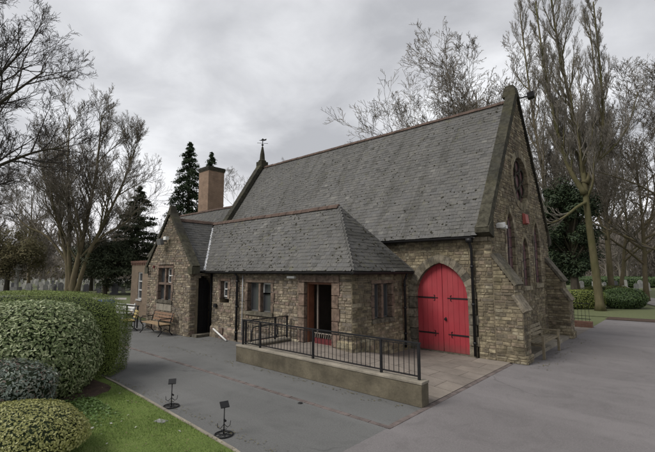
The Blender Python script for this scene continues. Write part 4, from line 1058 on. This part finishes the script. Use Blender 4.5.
tree(at(553,33),treegen(10,[([V(0,-.1),V(0,5),V(-.3,10),V(-.9,16),V(-1.5,25)],.26,.04,0,.2),([V(0,6),V(.7,9),V(.9,14),V(.6,21)],.14,.03,0,.2)],**pk),'slim poplar rising just right of the gable peak','bark_brown','twig_grey')
# broad bare trees behind the roof and right
gens=[treegen(20+i,None,height=13,r0=.20,levels=5,nchild=(14,9,7,5,3),ratio=(.72,.55,.55,.55,.6),angle=(52,42,42,40),up=.08,wander=.13,first=.2,rmin=.010) for i in range(3)]
protos=[]
def broad(k,loc,rz,sc,label,tm='twig_brown'):
    for q in protos:
        if q[0]==(k,tm): return dup(q[1],loc,rz,sc,label)
    t=tree(loc,gens[k],label,'bark_brown',tm,rz,sc,'bare trees round the chapel'); protos.append(((k,tm),t)); return t
broad(0,at(420,50),.5,1.55,'leftmost of the bare trees showing above the right half of the chapel ridge','twig_brown')
broad(2,at(447,50),2.4,1.52,'second bare tree from the left above the chapel ridge, rounded crown','twig_brown')
broad(1,at(492,42),2.0,1.72,'tallest bare tree above the ridge, just left of the gable peak','twig_brown')
broad(2,at(233,57),0.3,1.0,'bare tree between the brick chimney and the weathervane','twig_grey')
broad(0,at(282,62),3.3,1.12,'small pale bare tree peeping over the ridge right of the weathervane','twig_grey')
broad(1,at(644,34),4.0,1.05,'spreading bare tree at the right edge beyond the bushes')
broad(2,at(690,30),5.0,1.15,'bare tree just out of view to the right with branches reaching in')
broad(0,at(620,48),1.5,1.2,'bare tree behind the poplars on the right')
broad(1,at(577,44),2.9,1.25,'bare tree behind the dark yew')
broad(2,at(108,50),2.2,.85,'small bare tree between the multi-stemmed tree and the dark conifer')
broad(0,at(30,52),4.2,1.05,'bare tree left of the multi-stemmed tree, farther back')
broad(1,at(-20,60),.9,1.1,'bare tree beyond the monument at far left')
# conifers
def conifer(loc,h,w,label,mat,seed,n=9000,leaf=.3,z0=.8,power=1.0,droop=.35,name='conifer',tiers=None,taper=None):
    rr=random.Random(seed); t=localthing(name,loc,label,'tree'); mb=MB(); tb=MB(); tb.tube([(0,0,-.1),(0,0,h*.5),(0,0,h*.97)],[h*.018,h*.011,.02],7); 
    nb=int(tiers or h*13)
    for i in range(nb):
        f=(i+rr.random())/nb; z=z0+(h-z0)*f; rad=w*(1-f)**power*rr.uniform(.72,1.12)
        if f<.1: rad*=.75+f*2.5
        if rad<.1: rad=.1
        a=rr.uniform(0,6.283); dx,dy=math.cos(a),math.sin(a); m=max(3,int(n/nb*(rad/w+.25)))
        dr=droop*rr.uniform(.6,1.3)
        tb.tube([(0,0,z),(dx*rad*.5,dy*rad*.5,z-dr*rad*.15),(dx*rad*.95,dy*rad*.95,z-dr*rad*.7)],[.03,.02,.01],3,False)
        for k in range(m):
            s=rr.random()**.6; p=Vector((dx*rad*s,dy*rad*s,z-dr*rad*s*s*.75)); sp=.05+rad*.16*(1.1-s*.6)
            p+=Vector((rr.gauss(0,sp),rr.gauss(0,sp),rr.gauss(0,sp*.4)))
            leafquad(mb,p,Vector((rr.gauss(0,.6)+dx*.4,rr.gauss(0,.6)+dy*.4,.7)),leaf,rr,.35)
    tb.build('trunk',M['bark'],t); mb.build('crown',M[mat],t); return t
conifer(at(185.5,46),17.6,3.6,'tall dark spruce left of the brick chimney',  'leaf_conifer',1,n=26000,leaf=.34,power=.62,droop=.7)
conifer(at(208,48),17.0,2.6,'narrow dark spruce top showing above the brick chimney','leaf_conifer',2,n=18000,leaf=.34,power=.6,droop=.5)
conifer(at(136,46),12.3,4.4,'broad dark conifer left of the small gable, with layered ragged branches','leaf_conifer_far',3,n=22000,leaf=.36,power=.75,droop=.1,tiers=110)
def crownball(loc,h,w,z0,label,mat,seed,n,leaf,trunk_r=.2,name='evergreen_tree',bm='bark',clumps=40,fill=.9,stem=None):
    rr=random.Random(seed); t=localthing(name,loc,label,'tree'); mb=MB(); tb=MB(); tb.tube([(0,0,-.1),(.05,0,z0*.6),(0,.1,z0+(h-z0)*.6)],[trunk_r*1.3,trunk_r,trunk_r*.4],8)
    for i in range(clumps):
        while True:
            v=Vector((rr.uniform(-1,1),rr.uniform(-1,1),rr.uniform(-1,1)))
            if v.length<1: break
        c=Vector((v.x*w*.8,v.y*w*.8,z0+(h-z0)*(.5+.45*v.z))); cr_=w*rr.uniform(.16,.34)
        tb.tube([(0,0,z0+(c.z-z0)*.4),c],[trunk_r*.25,.02],4,False)
        for k in range(n//clumps):
            d=Vector((rr.gauss(0,1),rr.gauss(0,1),rr.gauss(0,.75))); d=d.normalized()*cr_*(rr.random()**.4)
            leafquad(mb,c+d,d+Vector((0,0,cr_*.6)),leaf,rr,.45)
    tb.build('trunk',M[bm],t); mb.build('crown',M[mat],t); return t
crownball(at(573,29),9.6,2.6,1.9,'dark yew tree behind the chapel gable','leaf_yew',4,26000,.2,.28,clumps=75)
crownball(at(561,32),8.0,2.3,1.5,'second dark evergreen tucked against the gable behind the yew','leaf_yew',5,14000,.22,.2,clumps=50)
crownball(at(8,46),7.6,4.6,1.6,'rounded brown-green tree at the left edge behind the hedge','leaf_brown',6,12000,.26,.25,clumps=60)
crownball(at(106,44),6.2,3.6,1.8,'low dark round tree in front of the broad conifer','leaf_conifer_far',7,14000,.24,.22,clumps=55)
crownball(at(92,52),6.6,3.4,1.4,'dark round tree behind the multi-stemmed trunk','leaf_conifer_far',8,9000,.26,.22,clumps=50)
# hedges and bushes at right
def bush(px,d,rx,ry,h,n,size,mat,label,seed,power=2.4,rot=YAW,lump=.06):
    c=at(px,d); return shrub('bush',(c.x,c.y),rx,ry,h,n,size,M[mat],M['leaf_shade'],label,'bush',power=power,rot=rot,seed=seed,shell=.2,lump=lump)
bush(621,27.5,1.35,1.0,1.32,9000,.11,'leaf_bush','dark green rounded bush right of the poplar trunk',11)
bush(577,27.4,1.5,.8,1.25,9000,.09,'leaf_lime','bright yellow-green clipped hedge left of the poplar trunk',12,power=4,lump=.02)
bush(606,31,2.0,.9,1.35,8000,.11,'leaf_lime','bright green hedge top behind the dark bush',13,power=3.5,lump=.03)
c=at(650,62); shrub('hedge',(c.x,c.y),12,1.2,1.5,12000,.22,M['leaf_bush'],M['leaf_shade'],'long low clipped hedge across the road at the far right','hedge',power=5,rot=YAW,seed=14,shell=.15,lump=.02)
c=at(600,74); shrub('hedge',(c.x,c.y),12,1.2,1.5,9000,.26,M['leaf_bush'],M['leaf_shade'],'distant low hedge beyond the poplar trunk','hedge',power=5,rot=YAW,seed=15,shell=.15,lump=.02)
# grass verge on right behind bushes
sheet('verge_grass',[(1.2,15.2),(6,15.4),(12,16),(40,17.2),(60,60),(28,35),(9,20.6),(3.4,21.4),(2.0,26.8),(-6,40),(-6,15)],-.006,M['terrain'])
# low brick wall with railing behind the chapel
t=thing('boundary_wall',(0,9.6,0),'low red brick wall with thin black rails behind the chapel','wall')
mb=MB(); mb.box((-5,9.5,0),(1.3,9.75,.26)); mb.build('wall_body',M['brick_low'],t)
mb=MB(); mb.bar((-5,9.62,1.05),(1.25,9.62,1.05),.03); mb.bar((-5,9.62,.36),(1.25,9.62,.36),.025)
for i in range(44): mb.tube([(-5+i*.144,9.62,.26),(-5+i*.144,9.62,1.05)],.007,4)
mb.build('rail_panel',M['black_iron'],t)
mb=MB()
# ------------------------------------------------------------------ left distance: brick annex, rail, cemetery
B=thing('brick_building',(-20,0,0),'small flat-roofed brown brick building with a white sash window left of the chapel','building')
bx0,by0,bz=-19.6,-1.95,0
# front faces -Y; corner seen at the left
wl=(-18.42,-17.86,.95,2.43)
mb=MB(); X0_,X1_=-19.3,-16.2; H_=2.95; Yb=-2.0
mb.box((X0_,Yb,0),(wl[0],Yb+.3,H_)); mb.box((wl[1],Yb,0),(X1_,Yb+.3,H_)); mb.box((wl[0],Yb,0),(wl[1],Yb+.3,wl[2])); mb.box((wl[0],Yb,wl[3]),(wl[1],Yb+.3,H_))
mb.box((X0_,Yb+.3,0),(X0_+.3,4,H_)); mb.box((X1_-.3,Yb+.3,0),(X1_,4,H_)); mb.box((X0_,3.99,0),(X1_,4.3,H_)); mb.build('wall',M['brick_brown'],B)
mb=MB(); mb.box((X0_-.06,Yb-.06,H_),(X1_+.06,4.36,H_+.12)); k=X0_
while k<X1_: mb.box((k,Yb-.05,H_-.12),(k+.11,Yb+.0,H_-.002)); k+=.22
mb.build('roof_parapet',M['brick_low'],B)
P=PY(Yb); mb=MB(); mb.prism([P(wl[0],wl[2],-.14),P(wl[1],wl[2],-.14),P(wl[1],wl[3],-.14),P(wl[0],wl[3],-.14)],[P(wl[0],wl[2],-.12),P(wl[1],wl[2],-.12),P(wl[1],wl[3],-.12),P(wl[0],wl[3],-.12)]); w=mb.build('window',M['glass'],B)
mb=MB()
for z in (wl[2]+.03,wl[2]+.5,wl[2]+.98,wl[3]-.03): mb.bar(P(wl[0],z,-.08),P(wl[1],z,-.08),.06,.07)
for u in (wl[0]+.04,wl[1]-.04): mb.bar(P(u,wl[2],-.08),P(u,wl[3],-.08),.08,.06)
mb.build('window_frame',M['white_paint'],w)
mb=MB(); mb.box((wl[0]-.05,Yb-.06,wl[2]-.08),(wl[1]+.05,Yb+.05,wl[2]-.003)); mb.build('window_sill',M['white_paint'],w)
# handrail beside the bench
t=thing('handrail',(-14.3,-4.0,0),'dark metal handrail with two rails running left from the small gable','handrail')
mb=MB()
for z in (.95,.5): mb.bar((-13.55,-3.95,z),(-17.6,-4.35,z),.045,.045)
mb.build('rails',M['black_iron'],t)
for f in (0.02,.25,.62,.98):
    mb=MB(); p=Vector((-13.55,-3.95,0)).lerp(Vector((-17.6,-4.35,0)),f); mb.bar(p,p+Vector((0,0,.97)),.05,.05,up=(0,1,0)); mb.build('post',M['black_iron'],t)
bench('white_bench',(-16.9,-3.3,0),R(5),1.9,M['white_paint'],M['white_paint'],'white slatted bench behind the dark handrail',False)
t=localthing('recycling_box',(-18.4,-3.6,0),'blue plastic bin beside the white bench, behind the handrail','bin')
mb=MB(); mb.hexa([(-.24,-.26,.05),(.24,-.26,.05),(.24,.26,.05),(-.24,.26,.05),(-.29,-.33,.9),(.29,-.33,.9),(.29,.33,.9),(-.29,.33,.9)]); mb.build('bin_body',M['blue_plastic'],t,bevel=.02)
mb=MB(); mb.hexa([(-.31,-.36,.9),(.31,-.36,.9),(.31,.36,.9),(-.31,.36,.9),(-.27,-.3,1.0),(.27,-.3,1.0),(.27,.32,.97),(-.27,.32,.97)]); mb.build('lid',M['blue_plastic'],t,bevel=.02)
for sx in (-1,1):
    mb=MB(); mb.tube([(sx*.2,.28,.09),(sx*.26,.28,.09)],.09,12); mb.build('wheel',M['black_iron'],t)
# gravestones
def grave(kind,mat,loc,rz,label,group):
    t=localthing('gravestone',loc,label,'gravestone',group); t.rotation_euler=(0,0,rz)
    mb=MB(); w=.33; 
    if kind==0: pl=arch_poly(0,0,.75,1.02,w,6)
    elif kind==1: pl=[(-w,0),(w,0),(w,.8),(w*.75,.82),(w*.5,.95),(0,1.0),(-w*.5,.95),(-w*.75,.82),(-w,.8)]
    else: pl=[(-.1,0),(.1,0),(.08,.75),(.3,.75),(.3,.93),(.08,.93),(.08,1.3),(-.08,1.3),(-.08,.93),(-.3,.93),(-.3,.75),(-.08,.75)]
    mb.prism([(u,-.05,z+.12) for u,z in pl],[(u,.05,z+.12) for u,z in pl]); mb.build('headstone',mat,t)
    mb=MB(); mb.box((-.42,-.16,-.05),(.42,.16,.12)); mb.build('base',mat,t); return t
gp=[]
GL={(0,'grave_pale'):'pale round-topped gravestone in the far cemetery rows',(1,'grave_grey'):'grey shouldered gravestone in the far cemetery rows',(2,'grave_pale'):'pale stone cross in the far cemetery rows',(0,'grave_dark'):'polished dark round-topped gravestone in the far cemetery rows'}
for i,(k,mn) in enumerate(((0,'grave_pale'),(1,'grave_grey'),(2,'grave_pale'),(0,'grave_dark'))):
    p=at([30,62,95,116][i],[46,50,54,44][i]); gp.append(grave(k,M[mn],p,YAW+rnd.uniform(-.2,.2),GL[(k,mn)],['rounded pale gravestones','shouldered grey gravestones','pale stone crosses','dark rounded gravestones'][i]))
rr=random.Random(77)
for row,d in enumerate((47,52,58,64,71,80,90,101)):
    px=-10+rr.uniform(0,8)
    while px<132:
        k=rr.choices([0,1,2,3],[5,4,1.5,2])[0]; p=at(px,d+rr.uniform(-.6,.6)); dup(gp[k],p,YAW+rr.uniform(-.15,.15),rr.uniform(.6,.9)); px+=rr.uniform(7,16)*45/d
for d in (44,52,60,72):
    px=572+rr.uniform(0,6)
    while px<650:
        k=rr.choices([0,1,2,3],[5,4,1,2])[0]; dup(gp[k],at(px,d),YAW+rr.uniform(-.3,.3),rr.uniform(.8,1.1)); px+=rr.uniform(9,26)*45/d
t=localthing('stone_monument',at(17.5,46),'tall pale stone cross monument on a stepped base at the left, behind the hedge','monument')
mb=MB(); mb.box((-.6,-.6,0),(.6,.6,.3)); mb.box((-.4,-.4,.3),(.4,.4,.7)); mb.build('stepped_base',M['grave_pale'],t)
mb=MB(); mb.hexa([(-.17,-.14,.7),(.17,-.14,.7),(.17,.14,.7),(-.17,.14,.7),(-.1,-.1,3.3),(.1,-.1,3.3),(.1,.1,3.3),(-.1,.1,3.3)]); mb.box((-.42,-.09,2.6),(.42,.09,2.82)); mb.build('cross_shaft',M['grave_pale'],t)
t_rot=YAW; t.rotation_euler=(0,0,YAW)
# far trees ring
fg=[treegen(60+i,None,height=11,r0=.22,levels=3,nchild=(15,9,8),ratio=(.5,.5,.55),angle=(42,40,40),up=.1,wander=.14,first=.12,rmin=.035,sides=(6,4,3,3)) for i in range(4)]
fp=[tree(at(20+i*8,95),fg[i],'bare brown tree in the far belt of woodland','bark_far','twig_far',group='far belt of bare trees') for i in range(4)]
rr=random.Random(5)
for i in range(95):
    px=rr.uniform(-60,160) if i<42 else rr.uniform(545,760); d=rr.uniform(78,150)
    if i>=42: d=rr.uniform(85,150)
    dup(fp[i%4],at(px,d),rr.uniform(0,6.28),rr.uniform(.75,1.25)*(1.0 if i<42 else 1.2))
# twiggy undergrowth mass at the wood's foot
mb=MB()
for side,(a,b,d0) in enumerate(((-90,175,110),(540,800,100))):
    for i in range(9000):
        px=rr.uniform(a,b); p=at(px,d0+rr.gauss(0,5)); h=rr.uniform(0,1)**1.4*(6.5 if side==0 else 9)
        p.z=h; q=p+Vector((rr.gauss(0,.7),rr.gauss(0,.7),rr.uniform(.3,1.6))); mb.tube([p,q],[.05,.02],3,False)
tag(mb.build('undergrowth',M['twig_far']),'tangled bare undergrowth at the foot of the far woodland','undergrowth',kind='stuff')
mb=MB()
for side,(a,b,d0) in enumerate(((-90,175,122),(540,800,118))):
    for i in range(9000):
        px=rr.uniform(a,b); p=at(px,d0+rr.gauss(0,7)); p.z=rr.uniform(0,1)**1.2*(5.5+1.5*math.sin(px*.13)); leafquad(mb,p,Vector((rr.gauss(0,1),rr.gauss(0,1),.5)),.9,rr,.6)
tag(mb.build('evergreen_understorey',M['leaf_brown']),'dull green-brown understorey among the far bare trees','undergrowth',kind='stuff')

# ------------------------------------------------------------------ sky, sun, camera
w=bpy.data.worlds.new('World'); scene.world=w; w.use_nodes=True; nt=w.node_tree; N=nt.nodes; bg=N['Background']
SUN_EL,SUN_AZ=R(48),R(205)
sky=N.new('ShaderNodeTexSky'); sky.sky_type='NISHITA'; sky.sun_disc=False; sky.sun_elevation=SUN_EL; sky.sun_rotation=SUN_AZ; sky.dust_density=4
tc=N.new('ShaderNodeTexCoord'); sx=N.new('ShaderNodeSeparateXYZ'); nt.links.new(tc.outputs['Generated'],sx.inputs[0])
def mth(op,a,b=None):
    m=N.new('ShaderNodeMath'); m.operation=op
    for i,v in enumerate((a,b)):
        if v is None: continue
        if isinstance(v,(int,float)): m.inputs[i].default_value=v
        else: nt.links.new(v,m.inputs[i])
    return m.outputs[0]
zz=mth('ADD',mth('MAXIMUM',sx.outputs[2],0.0),.22); cb=N.new('ShaderNodeCombineXYZ'); nt.links.new(mth('DIVIDE',sx.outputs[0],zz),cb.inputs[0]); nt.links.new(mth('DIVIDE',sx.outputs[1],zz),cb.inputs[1])
def nz(scale,detail,rough,off,dist=0):
    mp=N.new('ShaderNodeMapping'); mp.inputs['Location'].default_value=off; nt.links.new(cb.outputs[0],mp.inputs[0])
    n=N.new('ShaderNodeTexNoise'); n.inputs['Scale'].default_value=scale; n.inputs['Detail'].default_value=detail; n.inputs['Roughness'].default_value=rough; n.inputs['Distortion'].default_value=dist
    nt.links.new(mp.outputs[0],n.inputs['Vector']); return n.outputs['Fac']
n1=nz(.75,5,.45,(7.9,2.2,0),.2); n2=nz(2.6,6,.55,(9.0,4.2,0),.3)
f=mth('ADD',mth('MULTIPLY',n1,.72),mth('MULTIPLY',n2,.28))
cr=N.new('ShaderNodeValToRGB'); e=cr.color_ramp.elements; e[0].position=.40; e[0].color=(.50,.505,.515,1); e[1].position=.57; e[1].color=(.26,.263,.275,1)
e2=e.new(.49); e2.color=(.36,.363,.375,1)
nt.links.new(f,cr.inputs[0])
hz=N.new('ShaderNodeMix'); hz.data_type='RGBA'; hz.inputs[7].default_value=(.60,.585,.60,1); nt.links.new(cr.outputs[0],hz.inputs[6])
hf=N.new('ShaderNodeMapRange'); hf.inputs[1].default_value=0; hf.inputs[2].default_value=.28; hf.inputs[3].default_value=.75; hf.inputs[4].default_value=0; nt.links.new(sx.outputs[2],hf.inputs[0]); nt.links.new(hf.outputs[0],hz.inputs[0])
mul=N.new('ShaderNodeVectorMath'); mul.operation='SCALE'; mul.inputs['Scale'].default_value=8.8; nt.links.new(hz.outputs[2],mul.inputs[0])
mx=N.new('ShaderNodeMix'); mx.data_type='RGBA'; mx.inputs[0].default_value=.95; nt.links.new(sky.outputs[0],mx.inputs[6]); nt.links.new(mul.outputs[0],mx.inputs[7])
nt.links.new(mx.outputs[2],bg.inputs[0]); bg.inputs[1].default_value=.1
sl_=bpy.data.lights.new('Sun','SUN'); sl_.energy=1.5; sl_.angle=R(25); sl_.color=(1,.965,.92); so=bpy.data.objects.new('Sun',sl_); COL.objects.link(so)
# Nishita rotation is measured clockwise from +Y
dirv=Vector((math.sin(SUN_AZ)*math.cos(SUN_EL),math.cos(SUN_AZ)*math.cos(SUN_EL),math.sin(SUN_EL)))
so.rotation_euler=dirv.to_track_quat('Z','Y').to_euler(); so.location=(0,-20,30)
cam=bpy.data.cameras.new('Camera'); co=bpy.data.objects.new('Camera',cam); COL.objects.link(co); co.location=CAM
cam.sensor_width=36; cam.lens=36*400.8/655; cam.clip_end=2000; co.rotation_euler=(math.pi/2+PITCH,0,YAW); scene.camera=co
scene.view_settings.view_transform='Standard'; scene.view_settings.look='None'; scene.view_settings.exposure=1.15; scene.view_settings.gamma=1; scene.view_settings.use_curve_mapping=False
for o in bpy.data.objects:
    if '_o' in o: del o['_o']
